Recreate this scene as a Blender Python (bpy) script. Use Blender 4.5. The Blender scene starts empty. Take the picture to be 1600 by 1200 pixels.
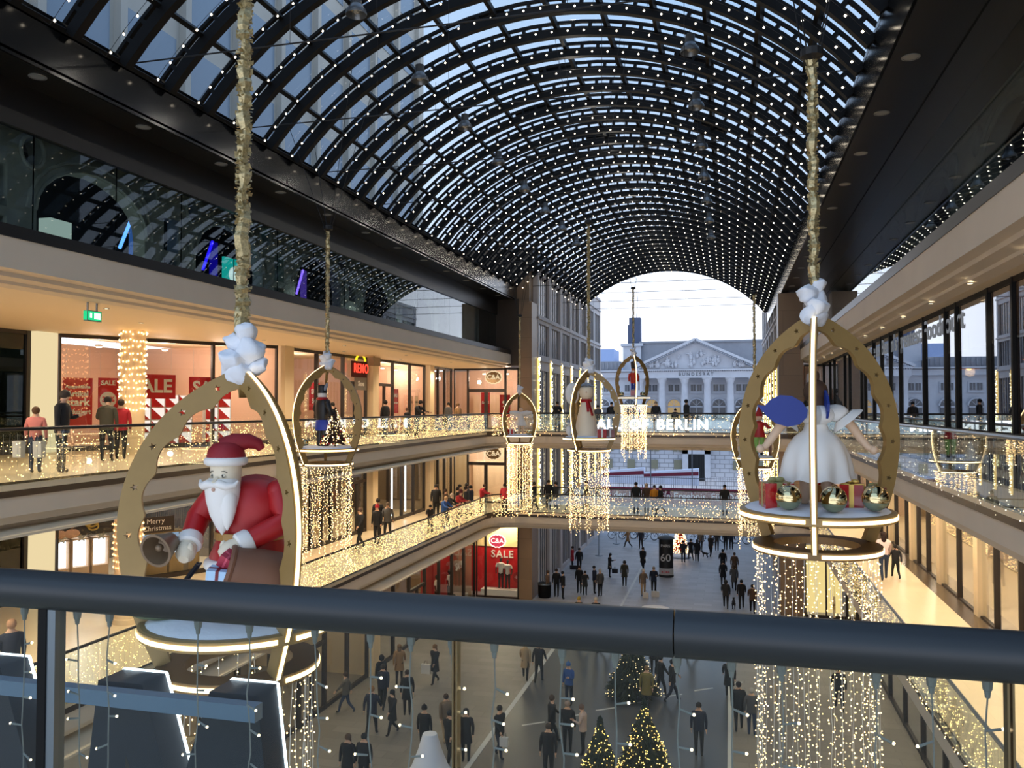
import bpy, bmesh, math, random
from mathutils import Vector, Matrix
random.seed(7)
R=random.random
U=random.uniform
PI=math.pi
sc=bpy.context.scene
C=sc.collection
E=12.0                      # eye height above the ground floor; levels: ground 0, first gallery 5.9, second gallery 10.5
L1,L2=5.9,10.5
XL,XR,YB=-13.25,3.95,46.0   # atrium edges: left gallery, right gallery, far bridge
CX,RV,ZV=-5.0,10.4,13.1     # barrel vault: axis x, radius, axis z
# ------------------------------------------------------------------ camera
cd=bpy.data.cameras.new('camera'); cam=bpy.data.objects.new('camera',cd); C.objects.link(cam)
cd.sensor_width=36; cd.lens=36*1290/1600; cd.clip_start=.05; cd.clip_end=600
cam.location=(0,0,E); cam.rotation_euler=(math.radians(91.503),0,math.radians(14.765))
sc.camera=cam
# ------------------------------------------------------------------ view
sc.view_settings.view_transform='Standard'; sc.view_settings.look='None'
sc.view_settings.gamma=1; sc.view_settings.exposure=0.0
sc.cycles.max_bounces=7; sc.cycles.diffuse_bounces=3; sc.cycles.glossy_bounces=3
sc.cycles.transmission_bounces=4; sc.cycles.transparent_max_bounces=24
sc.cycles.sample_clamp_indirect=4; sc.cycles.sample_clamp_direct=0
sc.cycles.caustics_reflective=False; sc.cycles.caustics_refractive=False
# ------------------------------------------------------------------ world: overcast dusk sky
w=bpy.data.worlds.new('dusk_sky'); sc.world=w; w.use_nodes=True
nt=w.node_tree; nt.nodes.clear()
tc=nt.nodes.new('ShaderNodeTexCoord'); sx=nt.nodes.new('ShaderNodeSeparateXYZ')
nt.links.new(tc.outputs['Generated'],sx.inputs[0])
cr=nt.nodes.new('ShaderNodeValToRGB'); nt.links.new(sx.outputs['Z'],cr.inputs[0])
els=cr.color_ramp.elements
els[0].position=0.0; els[0].color=(1.12,1.18,1.32,1)
els[1].position=1.0; els[1].color=(.30,.52,.86,1)
e=els.new(.10); e.color=(1.10,1.17,1.32,1)
e=els.new(.22); e.color=(.78,.93,1.20,1)
e=els.new(.45); e.color=(.42,.66,.98,1)
ns=nt.nodes.new('ShaderNodeTexNoise'); ns.inputs['Scale'].default_value=2.2; ns.inputs['Detail'].default_value=5
nt.links.new(tc.outputs['Generated'],ns.inputs['Vector'])
mr=nt.nodes.new('ShaderNodeMapRange'); mr.inputs['From Min'].default_value=.35; mr.inputs['From Max'].default_value=.7
mr.inputs['To Min'].default_value=.0; mr.inputs['To Max'].default_value=.28
nt.links.new(ns.outputs['Fac'],mr.inputs['Value'])
mx=nt.nodes.new('ShaderNodeMix'); mx.data_type='RGBA'
nt.links.new(mr.outputs[0],mx.inputs['Factor']); nt.links.new(cr.outputs[0],mx.inputs[6]); mx.inputs[7].default_value=(.80,.86,.95,1)
bg=nt.nodes.new('ShaderNodeBackground'); bg.inputs['Strength'].default_value=1.5
nt.links.new(mx.outputs[2],bg.inputs['Color'])
wo=nt.nodes.new('ShaderNodeOutputWorld'); nt.links.new(bg.outputs[0],wo.inputs[0])
# ------------------------------------------------------------------ materials
def lin(c):
    return tuple(((v/255)/12.92 if v<=10 else ((v/255+.055)/1.055)**2.4) for v in c)
MATS={}
def mat(name,col,rough=.6,metal=0,var=0,scale=4,bump=0,coat=0,spec=.5):
    if name in MATS: return MATS[name]
    m=bpy.data.materials.new(name); m.use_nodes=True; n=m.node_tree; b=n.nodes['Principled BSDF']
    c=lin(col)+(1,)
    b.inputs['Base Color'].default_value=c; b.inputs['Roughness'].default_value=rough; b.inputs['Metallic'].default_value=metal
    b.inputs['Specular IOR Level'].default_value=spec
    if coat: b.inputs['Coat Weight'].default_value=coat
    if var or bump:
        t=n.nodes.new('ShaderNodeTexCoord'); z=n.nodes.new('ShaderNodeTexNoise'); z.inputs['Scale'].default_value=scale; z.inputs['Detail'].default_value=4
        n.links.new(t.outputs['Object'],z.inputs['Vector'])
        if var:
            r=n.nodes.new('ShaderNodeValToRGB'); n.links.new(z.outputs['Fac'],r.inputs[0])
            r.color_ramp.elements[0].position=.3; r.color_ramp.elements[1].position=.7
            r.color_ramp.elements[0].color=tuple(x*(1-var) for x in c[:3])+(1,); r.color_ramp.elements[1].color=tuple(min(1,x*(1+var)) for x in c[:3])+(1,)
            n.links.new(r.outputs[0],b.inputs['Base Color'])
        if bump:
            u=n.nodes.new('ShaderNodeBump'); u.inputs['Strength'].default_value=bump; u.inputs['Distance'].default_value=.02
            n.links.new(z.outputs['Fac'],u.inputs['Height']); n.links.new(u.outputs[0],b.inputs['Normal'])
    MATS[name]=m; return m
def emit(name,col,s,samp=False):
    if name in MATS: return MATS[name]
    m=bpy.data.materials.new(name); m.use_nodes=True; n=m.node_tree; n.nodes.clear()
    e=n.nodes.new('ShaderNodeEmission'); e.inputs[0].default_value=lin(col)+(1,); e.inputs[1].default_value=s
    o=n.nodes.new('ShaderNodeOutputMaterial'); n.links.new(e.outputs[0],o.inputs[0])
    m.cycles.emission_sampling='AUTO' if samp else 'NONE'
    MATS[name]=m; return m
def pane(name,tint=(1,1,1),refl=1.0,rough=.01,fmin=.0):
    """thin architectural glass: straight-through transmission with a fresnel reflection"""
    if name in MATS: return MATS[name]
    m=bpy.data.materials.new(name); m.use_nodes=True; n=m.node_tree; n.nodes.clear()
    t=n.nodes.new('ShaderNodeBsdfTransparent'); t.inputs[0].default_value=tint+(1,)
    g=n.nodes.new('ShaderNodeBsdfGlossy'); g.inputs['Roughness'].default_value=rough; g.inputs[0].default_value=(.95,.97,1,1)
    lw=n.nodes.new('ShaderNodeLayerWeight'); lw.inputs['Blend'].default_value=.5
    pw=n.nodes.new('ShaderNodeMath'); pw.operation='POWER'; pw.inputs[1].default_value=4.0; n.links.new(lw.outputs['Facing'],pw.inputs[0])
    mm=n.nodes.new('ShaderNodeMath'); mm.operation='MULTIPLY_ADD'; mm.inputs[1].default_value=.8*refl; mm.inputs[2].default_value=.04*refl+fmin; mm.use_clamp=True
    n.links.new(pw.outputs[0],mm.inputs[0])
    x=n.nodes.new('ShaderNodeMixShader'); n.links.new(mm.outputs[0],x.inputs[0]); n.links.new(t.outputs[0],x.inputs[1]); n.links.new(g.outputs[0],x.inputs[2])
    o=n.nodes.new('ShaderNodeOutputMaterial'); n.links.new(x.outputs[0],o.inputs[0])
    MATS[name]=m; return m
def stone(name,col,brick=(1.2,.6),mort=.012,var=.08,rough=.5,dark=.75,axis='XY'):
    """cut stone or paving: brick pattern in object space"""
    if name in MATS: return MATS[name]
    m=mat(name,col,rough); n=m.node_tree; b=n.nodes['Principled BSDF']
    t=n.nodes.new('ShaderNodeTexCoord'); mp=n.nodes.new('ShaderNodeMapping')
    n.links.new(t.outputs['Object'],mp.inputs[0])
    if axis=='XZ': mp.inputs['Rotation'].default_value=(-PI/2,0,0)
    if axis=='YZ': mp.inputs['Rotation'].default_value=(-PI/2,0,-PI/2)
    k=n.nodes.new('ShaderNodeTexBrick'); n.links.new(mp.outputs[0],k.inputs['Vector'])
    c=lin(col); k.inputs['Color1'].default_value=tuple(x*(1-var) for x in c)+(1,); k.inputs['Color2'].default_value=tuple(min(1,x*(1+var)) for x in c)+(1,)
    k.inputs['Mortar'].default_value=tuple(x*dark for x in c)+(1,); k.inputs['Scale'].default_value=1
    k.inputs['Brick Width'].default_value=brick[0]; k.inputs['Row Height'].default_value=brick[1]; k.inputs['Mortar Size'].default_value=mort
    n.links.new(k.outputs['Color'],b.inputs['Base Color'])
    return m
M_BLACK=mat('black_steel',(14,15,17),.6,spec=.2)
M_DARK=mat('dark_frame',(38,30,26),.5)
M_SOFF=mat('black_soffit',(26,25,25),.35,var=.15,scale=.4)
M_CREAM=mat('cream_fascia',(214,200,180),.6,var=.04,scale=.7)
M_CEIL=mat('cream_ceiling',(232,214,184),.7)
M_BRONZE=mat('bronze_band',(70,58,48),.35,metal=.3)
M_FLOOR=stone('polished_cream_floor',(232,212,178),(.9,.9),.006,.03,.32,.88)
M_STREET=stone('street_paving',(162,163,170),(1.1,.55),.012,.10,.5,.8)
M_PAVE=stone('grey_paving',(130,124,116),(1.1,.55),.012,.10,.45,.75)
M_ROAD=mat('dark_asphalt',(74,78,84),.30,var=.15,scale=.7)
M_LINE=mat('pale_line',(190,192,190),.5)
M_PIER=stone('brown_stone_pier',(140,116,92),(3,1.25),.012,.06,.4,.7,'XZ')
M_GLASS=pane('clear_glass',(.93,.96,.95),.9)
M_SHOPG=pane('shop_glass',(.92,.93,.92),.8)
M_MIRG=pane('dark_reflective_glass',(.72,.76,.76),1.2,.006,-.032)
M_MIRG2=pane('reflective_gallery_glass',(.62,.64,.66),1.3,.006,.07)
M_ROOFG=pane('roof_glass',(.62,.65,.68),.35)
M_BALG=pane('balustrade_glass',(.92,.96,.94),1.0,.01,.02)
M_BULB=emit('warm_bulb',(255,208,140),8)
M_BULBW=emit('vault_bulb',(255,240,215),7)
M_LED=emit('led_strip_light',(255,226,170),5.0,True)
M_LEDW=emit('led_white',(235,245,255),5.0)
M_DOWN=emit('downlight_lens',(255,236,200),6)
M_WIRE=mat('string_wire',(200,200,196),.5)
M_WIRED=mat('dark_wire',(22,22,24),.6)
M_GOLD=mat('gold_plywood',(150,122,72),.42,metal=.15,var=.05,scale=6)
M_GOLDD=mat('gold_plywood_edge',(120,92,52),.5,metal=.15)
M_SNOW=mat('cotton_snow',(232,236,244),.9,bump=.6,scale=9)
M_TINSEL=mat('gold_tinsel',(186,170,128),.35,metal=.55,var=.3,scale=60)
M_STEEL=mat('brushed_steel',(130,140,150),.3,metal=.8)
M_SHOPW=mat('shop_wall',(226,196,166),.8,var=.04,scale=1)
M_RED=mat('sale_red',(196,24,34),.6)
M_WHITE=mat('sign_white',(240,240,236),.5)
M_BEIGE=mat('beige_pillar',(222,200,164),.6)
# ------------------------------------------------------------------ mesh builder
class MB:
    def __init__(s): s.v=[]; s.f=[]; s.m=[]
    def add(s,vs,fs,mi=0):
        o=len(s.v); s.v+=[tuple(p) for p in vs]
        for f in fs: s.f.append([i+o for i in f]); s.m.append(mi)
        return s
    def box(s,a,b,mi=0):
        x0,y0,z0=a; x1,y1,z1=b
        return s.add([(x0,y0,z0),(x1,y0,z0),(x1,y1,z0),(x0,y1,z0),(x0,y0,z1),(x1,y0,z1),(x1,y1,z1),(x0,y1,z1)],
          [(3,2,1,0),(4,5,6,7),(0,1,5,4),(1,2,6,5),(2,3,7,6),(3,0,4,7)],mi)
    def beam(s,p,q,w,h,mi=0,up=(0,0,1)):
        p=Vector(p);q=Vector(q);d=(q-p).normalized();u=Vector(up)
        if abs(d.dot(u))>.99: u=Vector((1,0,0))
        r=d.cross(u).normalized();u=r.cross(d).normalized();r*=w/2;u*=h/2
        return s.add([p-r-u,p+r-u,p+r+u,p-r+u,q-r-u,q+r-u,q+r+u,q-r+u],[(0,1,2,3)[::-1],(4,5,6,7)[::-1][::-1],(0,1,5,4),(1,2,6,5),(2,3,7,6),(3,0,4,7)],mi)
    def tube(s,pts,r,n=6,mi=0,cap=True,closed=False):
        pts=[Vector(p) for p in pts]; k=len(pts); rs=r if isinstance(r,(list,tuple)) else [r]*k
        o=len(s.v); ref=None
        for i,p in enumerate(pts):
            a=pts[i-1] if (i>0 or closed) else p; b=pts[(i+1)%k] if (i<k-1 or closed) else p
            d=(b-a); d=d.normalized() if d.length>1e-9 else Vector((0,0,1))
            if ref is None: ref=Vector((0,0,1)) if abs(d.z)<.9 else Vector((1,0,0))
            x=d.cross(ref); x=x.normalized() if x.length>1e-6 else Vector((1,0,0)); y=x.cross(d).normalized(); ref=y
            for j in range(n):
                t=2*PI*j/n; s.v.append(tuple(p+(x*math.cos(t)+y*math.sin(t))*rs[i]))
        for i in range(k if closed else k-1):
            for j in range(n):
                a=o+i*n+j; b=o+i*n+(j+1)%n; c=o+((i+1)%k)*n+(j+1)%n; d=o+((i+1)%k)*n+j
                s.f.append([a,b,c,d]); s.m.append(mi)
        if cap and not closed:
            s.f.append([o+j for j in range(n)][::-1]); s.m.append(mi); s.f.append([o+(k-1)*n+j for j in range(n)]); s.m.append(mi)
        return s
    def lathe(s,prof,n=16,c=(0,0,0),mi=0,sx=1,sy=1,cap=True,rot=None):
        o=len(s.v); k=len(prof); c=Vector(c)
        for r,z in prof:
            for j in range(n):
                t=2*PI*j/n; p=Vector((r*math.cos(t)*sx,r*math.sin(t)*sy,z))
                if rot: p=rot@p
                s.v.append(tuple(p+c))
        for i in range(k-1):
            for j in range(n):
                s.f.append([o+i*n+j,o+i*n+(j+1)%n,o+(i+1)*n+(j+1)%n,o+(i+1)*n+j]); s.m.append(mi)
        if cap:
            s.f.append([o+j for j in range(n)][::-1]); s.m.append(mi); s.f.append([o+(k-1)*n+j for j in range(n)]); s.m.append(mi)
        return s
    def ball(s,c,r,n=10,mi=0,sc=(1,1,1),rot=None):
        k=max(4,n//2+1); prof=[(max(1e-4,math.sin(PI*i/k)),-math.cos(PI*i/k)) for i in range(k+1)]
        o=len(s.v); s.lathe(prof,n,(0,0,0),mi)
        for i in range(o,len(s.v)):
            p=Vector(s.v[i]); p=Vector((p.x*r*sc[0],p.y*r*sc[1],p.z*r*sc[2]))
            if rot: p=rot@p
            s.v[i]=tuple(p+Vector(c))
        return s
    def bulb(s,c,r,mi=1):
        x,y,z=c
        return s.add([(x,y,z-r),(x+r,y,z),(x,y+r,z),(x-r,y,z),(x,y-r,z),(x,y,z+r*1.3)],
          [(0,2,1),(0,3,2),(0,4,3),(0,1,4),(5,1,2),(5,2,3),(5,3,4),(5,4,1)],mi)
    def quad(s,a,b,c,d,mi=0): return s.add([a,b,c,d],[(0,1,2,3)],mi)
    def prism(s,poly,axis,a,b,mi=0):
        """poly in the two other axes, extruded from a to b along axis"""
        def P(u,v,w):
            return (w,u,v) if axis=='x' else ((u,w,v) if axis=='y' else (u,v,w))
        n=len(poly); vs=[P(u,v,a) for u,v in poly]+[P(u,v,b) for u,v in poly]
        return s.add(vs,[list(range(n))[::-1],list(range(n,2*n))]+[(i,(i+1)%n,(i+1)%n+n,i+n) for i in range(n)],mi)
    def build(s,name,mats,parent=None,smooth=False,loc=None):
        me=bpy.data.meshes.new(name); me.from_pydata(s.v,[],s.f)
        if not isinstance(mats,(list,tuple)): mats=[mats]
        for m in mats: me.materials.append(m)
        if any(s.m): me.polygons.foreach_set('material_index',s.m)
        me.validate()
        bm=bmesh.new(); bm.from_mesh(me); bmesh.ops.recalc_face_normals(bm,faces=bm.faces); bm.to_mesh(me); bm.free()
        if smooth:
            me.polygons.foreach_set('use_smooth',[True]*len(me.polygons)); 
            try:
              if smooth!=2: me.set_sharp_from_angle(angle=math.radians(42))
            except Exception: pass
        me.update(); return link(name,me,parent,loc)
def link(name,me,parent=None,loc=None):
    o=bpy.data.objects.new(name,me); C.objects.link(o)
    if parent: o.parent=parent
    if loc: o.location=loc
    return o
def tag(o,label=None,cat=None,group=None,kind=None):
    if label: o['label']=label
    if cat: o['category']=cat
    if group: o['group']=group
    if kind: o['kind']=kind
    return o
def thing(name,label,cat,loc=(0,0,0),rz=0,group=None):
    o=bpy.data.objects.new(name,None); C.objects.link(o); o.location=loc; o.rotation_euler=(0,0,rz); o.empty_display_size=.1
    return tag(o,label,cat,group)
def struct(o,label=None): 
    o['kind']='structure'
    if label: o['label']=label
    return o
KIDS={}
def dup(root,loc=None,rz=None,label=None,group=None,scale=None):
    def cp(o,parent):
        c=o.copy(); C.objects.link(c)
        if parent is not None: c.parent=parent
        for k in list(o.children):
            if k.type!='LIGHT': cp(k,c)
        return c
    r=cp(root,None)
    if loc is not None: r.location=loc
    if rz is not None: r.rotation_euler=(0,0,rz)
    if scale: r.scale=(scale,)*3
    if label: r['label']=label
    if group: r['group']=group
    return r
def curve_mesh(splines,ext,offset=0):
    """filled 2-D outline with holes, extruded by ext each way, as a mesh in XY"""
    cu=bpy.data.curves.new('c','CURVE'); cu.dimensions='2D'; cu.fill_mode='BOTH'; cu.extrude=ext; cu.offset=offset
    for pts in splines:
        sp=cu.splines.new('POLY'); sp.points.add(len(pts)-1); sp.use_cyclic_u=True
        for i,p in enumerate(pts): sp.points[i].co=(p[0],p[1],0,1)
    ob=bpy.data.objects.new('c',cu); C.objects.link(ob)
    dg=bpy.context.evaluated_depsgraph_get(); me=bpy.data.meshes.new_from_object(ob.evaluated_get(dg))
    bpy.data.objects.remove(ob); bpy.data.curves.remove(cu); return me
def text_mesh(s,size,ext=.01,offset=0,align='CENTER',space=1.0):
    cu=bpy.data.curves.new('t','FONT'); cu.body=s; cu.size=size; cu.extrude=ext; cu.offset=offset; cu.align_x=align; cu.align_y='CENTER'; cu.space_character=space
    cu.resolution_u=3
    ob=bpy.data.objects.new('t',cu); C.objects.link(ob)
    dg=bpy.context.evaluated_depsgraph_get(); me=bpy.data.meshes.new_from_object(ob.evaluated_get(dg))
    bpy.data.objects.remove(ob); bpy.data.curves.remove(cu); return me
def put_text(name,s,size,loc,rot,m,parent=None,ext=.01,offset=0,space=1.0,sx=1.0):
    """rot: euler; text faces its local +Z"""
    me=text_mesh(s,size,ext,offset,space=space); me.materials.clear(); me.materials.append(m)
    o=link(name,me,parent,loc); o.rotation_euler=rot; o.scale=(sx,1,1); return o
FX=(PI/2,0,PI/2)     # lettering that faces +x
FY=(PI/2,0,0)        # faces -y
FXN=(PI/2,0,-PI/2)   # faces -x
def lamp(kind,loc,power,col=(1,.80,.55),size=.1,rot=None,spot=None,name=None,parent=None,sy=None,blend=.5):
    l=bpy.data.lights.new(name or kind.lower()+'_light',kind); l.energy=power; l.color=col
    if kind=='AREA':
        l.size=size
        if sy: l.shape='RECTANGLE'; l.size_y=sy
    else: l.shadow_soft_size=size
    if kind=='SPOT': l.spot_size=math.radians(spot or 90); l.spot_blend=blend
    o=bpy.data.objects.new(name or kind.lower()+'_light',l); C.objects.link(o); o.location=loc
    if rot: o.rotation_euler=rot
    if parent: o.parent=parent
    return o
# ================================================================== THE MALL SHELL
# floors
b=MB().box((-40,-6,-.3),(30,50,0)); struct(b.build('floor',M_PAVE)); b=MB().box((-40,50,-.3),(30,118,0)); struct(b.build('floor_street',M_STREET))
b=MB().box((-8.4,4,.0),(-.15,41.2,.012)); struct(b.build('floor_roadway',M_ROAD))
b=MB().box((-8.58,4,.0),(-8.4,41.38,.02)).box((-.15,4,0),(.03,41.38,.02)).box((-8.4,41.2,0),(-.15,41.38,.02)).box((-6.45,47,0),(-6.3,66,.008))
struct(b.build('trim_1',M_LINE))
b=MB()
for i in range(7):
    x=-7.6+i*1.22; y=30.3+i*1.1
    b.add([(x,y,.013),(x+.75,y+.55,.013),(x+.72,y+.66,.013),(x-.03,y+.11,.013)],[(0,1,2,3)])
struct(b.build('trim_2',M_LINE))
def arc(cx,cy,r,a0,a1,n=8): return [(cx+r*math.cos(math.radians(a0+(a1-a0)*i/n)),cy+r*math.sin(math.radians(a0+(a1-a0)*i/n))) for i in range(n+1)]
def edge(r=1.6):
    """inner rim of a gallery level, from near left round the far bridge to near right"""
    return [(XL,-4)]+arc(XL+r,YB-r,r,180,90)+arc(XR-r,YB-r,r,90,0)+[(XR,-4)]
def sweep(mb,path,prof,mi=0):
    """prof: list of (outward offset, z); outward = away from the void (left normal of travel)"""
    n=len(path); o=len(mb.v); k=len(prof)
    for i,p in enumerate(path):
        a=Vector(path[max(0,i-1)]); c=Vector(path[min(n-1,i+1)]); d=(c-a).normalized(); nx,ny=-d.y,d.x
        for u,z in prof: mb.v.append((p[0]+nx*u,p[1]+ny*u,z))
    for i in range(n-1):
        for j in range(k-1):
            mb.f.append([o+i*k+j,o+(i+1)*k+j,o+(i+1)*k+j+1,o+i*k+j+1]); mb.m.append(mi)
    return mb
def slab(level,nm):
    z=level
    # floors
    b=MB().box((-26,-6,z-.12),(XL+.02,62,z)).box((XR-.02,-6,z-.12),(12,62,z)).box((XL,YB-.02,z-.12),(XR,50.2,z))
    if level==L2: b.box((XL,-6,z-.12),(XR,1.9,z))
    struct(b.build('floor_'+nm,M_FLOOR))
    dk=MB().box((6.4,-6,z-.0),(6.98,50,z+.004)).box((-17.6,29,z),(-17.2,50,z+.004))
    struct(dk.build('floor_border_'+nm,mat('dark_floor_band',(84,72,60),.25)))
    b=MB().box((-26,-6,z-.95),(XL+.45,62,z-.9)).box((XR+.45,-6,z-.95),(12,62,z-.9)).box((XL,YB+.45,z-.95),(XR,50.2,z-.9))
    b.box((-26,61.8,z-.95),(XL,62,z)).box((XR,61.8,z-.95),(12,62,z))
    b.box((XL+.3,50.0,z-.9),(XR-.3,50.2,z-.1))
    struct(b.build('ceiling_'+nm,M_CEIL))
    pt=edge()
    struct(sweep(MB(),pt,[(.0,z+.05),(.0,z-.25)]).build('trim_band_'+nm,M_BRONZE))
    struct(sweep(MB(),pt,[(.03,z-.25),(.03,z-.62),(.16,z-.64),(.18,z-.78),(.36,z-.82),(.45,z-.95)]).build('trim_fascia_'+nm,M_CREAM))
slab(L2,'second_gallery'); slab(L1,'first_gallery')
# top fascias + terraces (upper level, left and right, straight)
for sgn,x,nm in ((-1,XL,'left'),(1,XR,'right')):
    d=lambda u:x+sgn*u
    b=MB(); pr=[(0,15.22),(0,14.62),(.22,14.58),(.24,14.5),(.5,14.46),(.52,14.40),(.78,14.36)]
    for i in range(len(pr)-1):
        (u0,z0),(u1,z1)=pr[i],pr[i+1]; b.quad((d(u0),-6,z0),(d(u0),51,z0),(d(u1),51,z1),(d(u1),-6,z1))
    struct(b.build('trim_upper_fascia_'+nm,M_CREAM))
    b=MB().box((min(d(-.02),d(.12)),-6,15.22),(max(d(-.02),d(.12)),51,15.46)); struct(b.build('trim_upper_rim_'+nm,M_SOFF))
    b=MB().box((min(d(.78),d(9)),-6,14.36),(max(d(.78),d(9)),52,14.5)); struct(b.build('ceiling_upper_'+nm,M_CEIL))
    b=MB().box((min(d(.1),d(9)),-6,15.1),(max(d(.1),d(9)),52,15.22)); struct(b.build('floor_upper_'+nm,M_SOFF))
# dark soffits under the spring of the vault, and their vertical fascia
b=MB().box((-24,-8,19.5),(-13.0,69,19.62)); struct(b.build('ceiling_soffit_left',M_SOFF))
b=MB().box((3.0,-8,19.5),(12,69,19.62)); struct(b.build('ceiling_soffit_right',M_SOFF))
M_SFAS=mat('glossy_dark_fascia',(10,11,13),.16,spec=.5)
for x in (-13.03,2.97):
    s_=-1 if x<0 else 1
    b=MB().box((x-.03,-8,18.6),(x+.03,69.2,19.75)); struct(b.build('trim_fascia_panel_'+('left' if x<0 else 'right'),M_SFAS))
b=MB().box((-24,-8,18.66),(-13.0,69,18.72)).box((3.0,-8,18.66),(12,69,18.72)); struct(b.build('ceiling_soffit_underside',mat('glossy_soffit',(30,29,28),.38,spec=.4)))
b=MB().box((4.15,-8,18.645),(4.18,69,18.66)); struct(b.build('trim_soffit_joint',M_BLACK))
# upper glass walls with a dim arcade behind
def arcade(nm,x,sgn,y0,y1,off,per=6.4,k=1.0):
    out=[(y0,15.2),(y1,15.2),(y1,18.64),(y0,18.64)]; holes=[]
    y=y0
    while y+6<y1:
        holes.append([(y+.0,15.25)]+[(y+2.0*k+2.0*k*math.cos(math.radians(180-i*15)),(16.9 if k==1 else 16.3)+1.35*k*math.sin(math.radians(i*15))) for i in range(13)]+[(y+4.0*k,15.25)])
        for oc in (y-.15,y+4.15*k): holes.append([(oc+.3*k*math.cos(i*PI/8),(18.1 if k==1 else 17.55)+.3*math.sin(i*PI/8)) for i in range(16)])
        holes.append([(y+4.85*k,15.4),(y+5.55*k,15.4),(y+5.55*k,16.0),(y+4.85*k,16.0)])
        holes.append([(y+4.85*k,16.2),(y+5.55*k,16.2),(y+5.55*k,17.1),(y+4.85*k,17.1)])
        y+=per
    me=curve_mesh([out]+holes,.18); me.materials.append(mat('dim_stone_arcade',(150,156,150),.8,var=.15,scale=2))
    o=link('wall_arcade_'+nm,me,None,(x+sgn*off,0,0)); o.rotation_euler=(PI/2,0,PI/2); struct(o)
    b=MB()
    y=y0
    while y+6<y1:
        for rr in (2.06,2.3):
            b.tube([(x+sgn*(off-.2),y+2.0*k+rr*k*math.cos(math.radians(180-i*15)),(16.9 if k==1 else 16.3)+(rr-.65)*k*math.sin(math.radians(i*15))) for i in range(13)],.05,5)
        for oc in (y-.15,y+4.15*k): b.tube([(x+sgn*(off-.2),oc+.36*k*math.cos(i*PI/8),(18.1 if k==1 else 17.55)+.36*math.sin(i*PI/8)) for i in range(16)],.045,5,closed=True)
        y+=per
    b.box((x+sgn*off-.3,y0,18.45),(x+sgn*off+.25,y1,18.62))
    struct(b.build('trim_arch_mouldings_'+nm,MATS['dim_stone_arcade']))
    b=MB().box((x+sgn*(off+3)-.1,y0,15),(x+sgn*(off+3)+.1,y1,18.64)); struct(b.build('wall_behind_arcade_'+nm,mat('dark_wall',(40,42,44),.8)))
arcade('left',-14.2,-1,3.6,48,.7,5.6,.87); arcade('right',4.9,1,4.2,50,.9)
struct(MB().box((-14.3,-6,17.72),(-14.12,50,18.66)).build('wall_header_left',M_SOFF))
for x,nm in ((-14.2,'left'),(4.9,'right')):
    b=MB().box((x-.01,-6,15.2),(x+.01,49.9 if x<0 else 50.5,18.66)); struct(b.build('window_upper_'+nm,M_MIRG))
    b=MB()
    for y in [2+i*2.44 for i in range(20)]: b.box((x-.03,y-.012,15.2),(x-.012,y+.012,18.66)) if x<0 else None
    if b.v: struct(b.build('trim_glass_joints_'+nm,M_BLACK))
# ------------------------------------------------------------------ vault
def vp(th,r,y): return (CX+r*math.sin(th),y,ZV+r*math.cos(th))
TH=math.radians(50.9); NP=12; NT=24
vault=thing('glass_vault','black steel barrel vault with glass panes over the atrium','roof',(0,0,0))
ys=[1.8+1.5*i for i in range(-2,46)]
def rib_mesh(y):
    b=MB()
    for (r0,r1,w) in ((RV-.34,RV-.08,.20),(RV+.06,RV+.14,.10)):
        vs=[];k=0
        for i in range(NT+1):
            th=-TH+2*TH*i/NT
            for (r,dy) in ((r0,-w/2),(r0,w/2),(r1,w/2),(r1,-w/2)): vs.append(vp(th,r,y+dy))
        fs=[]
        for i in range(NT):
            for j in range(4): fs.append((i*4+j,i*4+(j+1)%4,(i+1)*4+(j+1)%4,(i+1)*4+j))
        b.add(vs,fs+[(0,1,2,3),(NT*4+3,NT*4+2,NT*4+1,NT*4)])
    for i in range(NP*3+1):
        th=-TH+2*TH*i/(NP*3)
        if i%3==0: pass
        b.beam(vp(th,RV-.1,y),vp(th,RV+.08,y),.09,.16 if i%3 else .3,up=(0,1,0))
    return b
for y in ys: rib_mesh(y).build('rib',M_BLACK,vault)
for i in range(NP+1):
    th=-TH+2*TH*i/NP
    b=MB().beam(vp(th,RV-.02,ys[0]),vp(th,RV-.02,ys[-1]),.11,.22,up=vp(th,1,0) if 0 else (math.sin(th),0,math.cos(th)))
    b.build('purlin',M_BLACK,vault)
b=MB()
for i in range(NT):
    t0=-TH+2*TH*i/NT;t1=-TH+2*TH*(i+1)/NT
    b.quad(vp(t0,RV+.17,ys[0]),vp(t0,RV+.17,ys[-1]),vp(t1,RV+.17,ys[-1]),vp(t1,RV+.17,ys[0]))
b.build('glass_skin',M_ROOFG,vault)
# smoke vents / dark shutters in some bays (thick black panels)
for (k,t0,t1) in ((10,-7,0),(13,2,9),(16,-14,-7),(12,19,26),(15,19,26),(19,-7,0),(21,-16,-9),(18,19,26),(24,-5,2),(22,21,28)):
    y=ys[k]; a0,a1=math.radians(t0),math.radians(t1)
    MB().prism([(0,0),(1.5,0),(1.5,.08),(0,.08)],'x',-.6,.6) if 0 else None
    b=MB(); b.add([vp(a0,RV+.02,y+.1),vp(a0,RV+.02,y+.7),vp(a1,RV+.02,y+.7),vp(a1,RV+.02,y+.1),vp(a0,RV+.1,y+.1),vp(a0,RV+.1,y+.7),vp(a1,RV+.1,y+.7),vp(a1,RV+.1,y+.1)],[(0,1,2,3),(4,5,6,7),(0,1,5,4),(1,2,6,5),(2,3,7,6),(3,0,4,7)])
    b.build('vent_flap',M_BLACK,vault)
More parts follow.
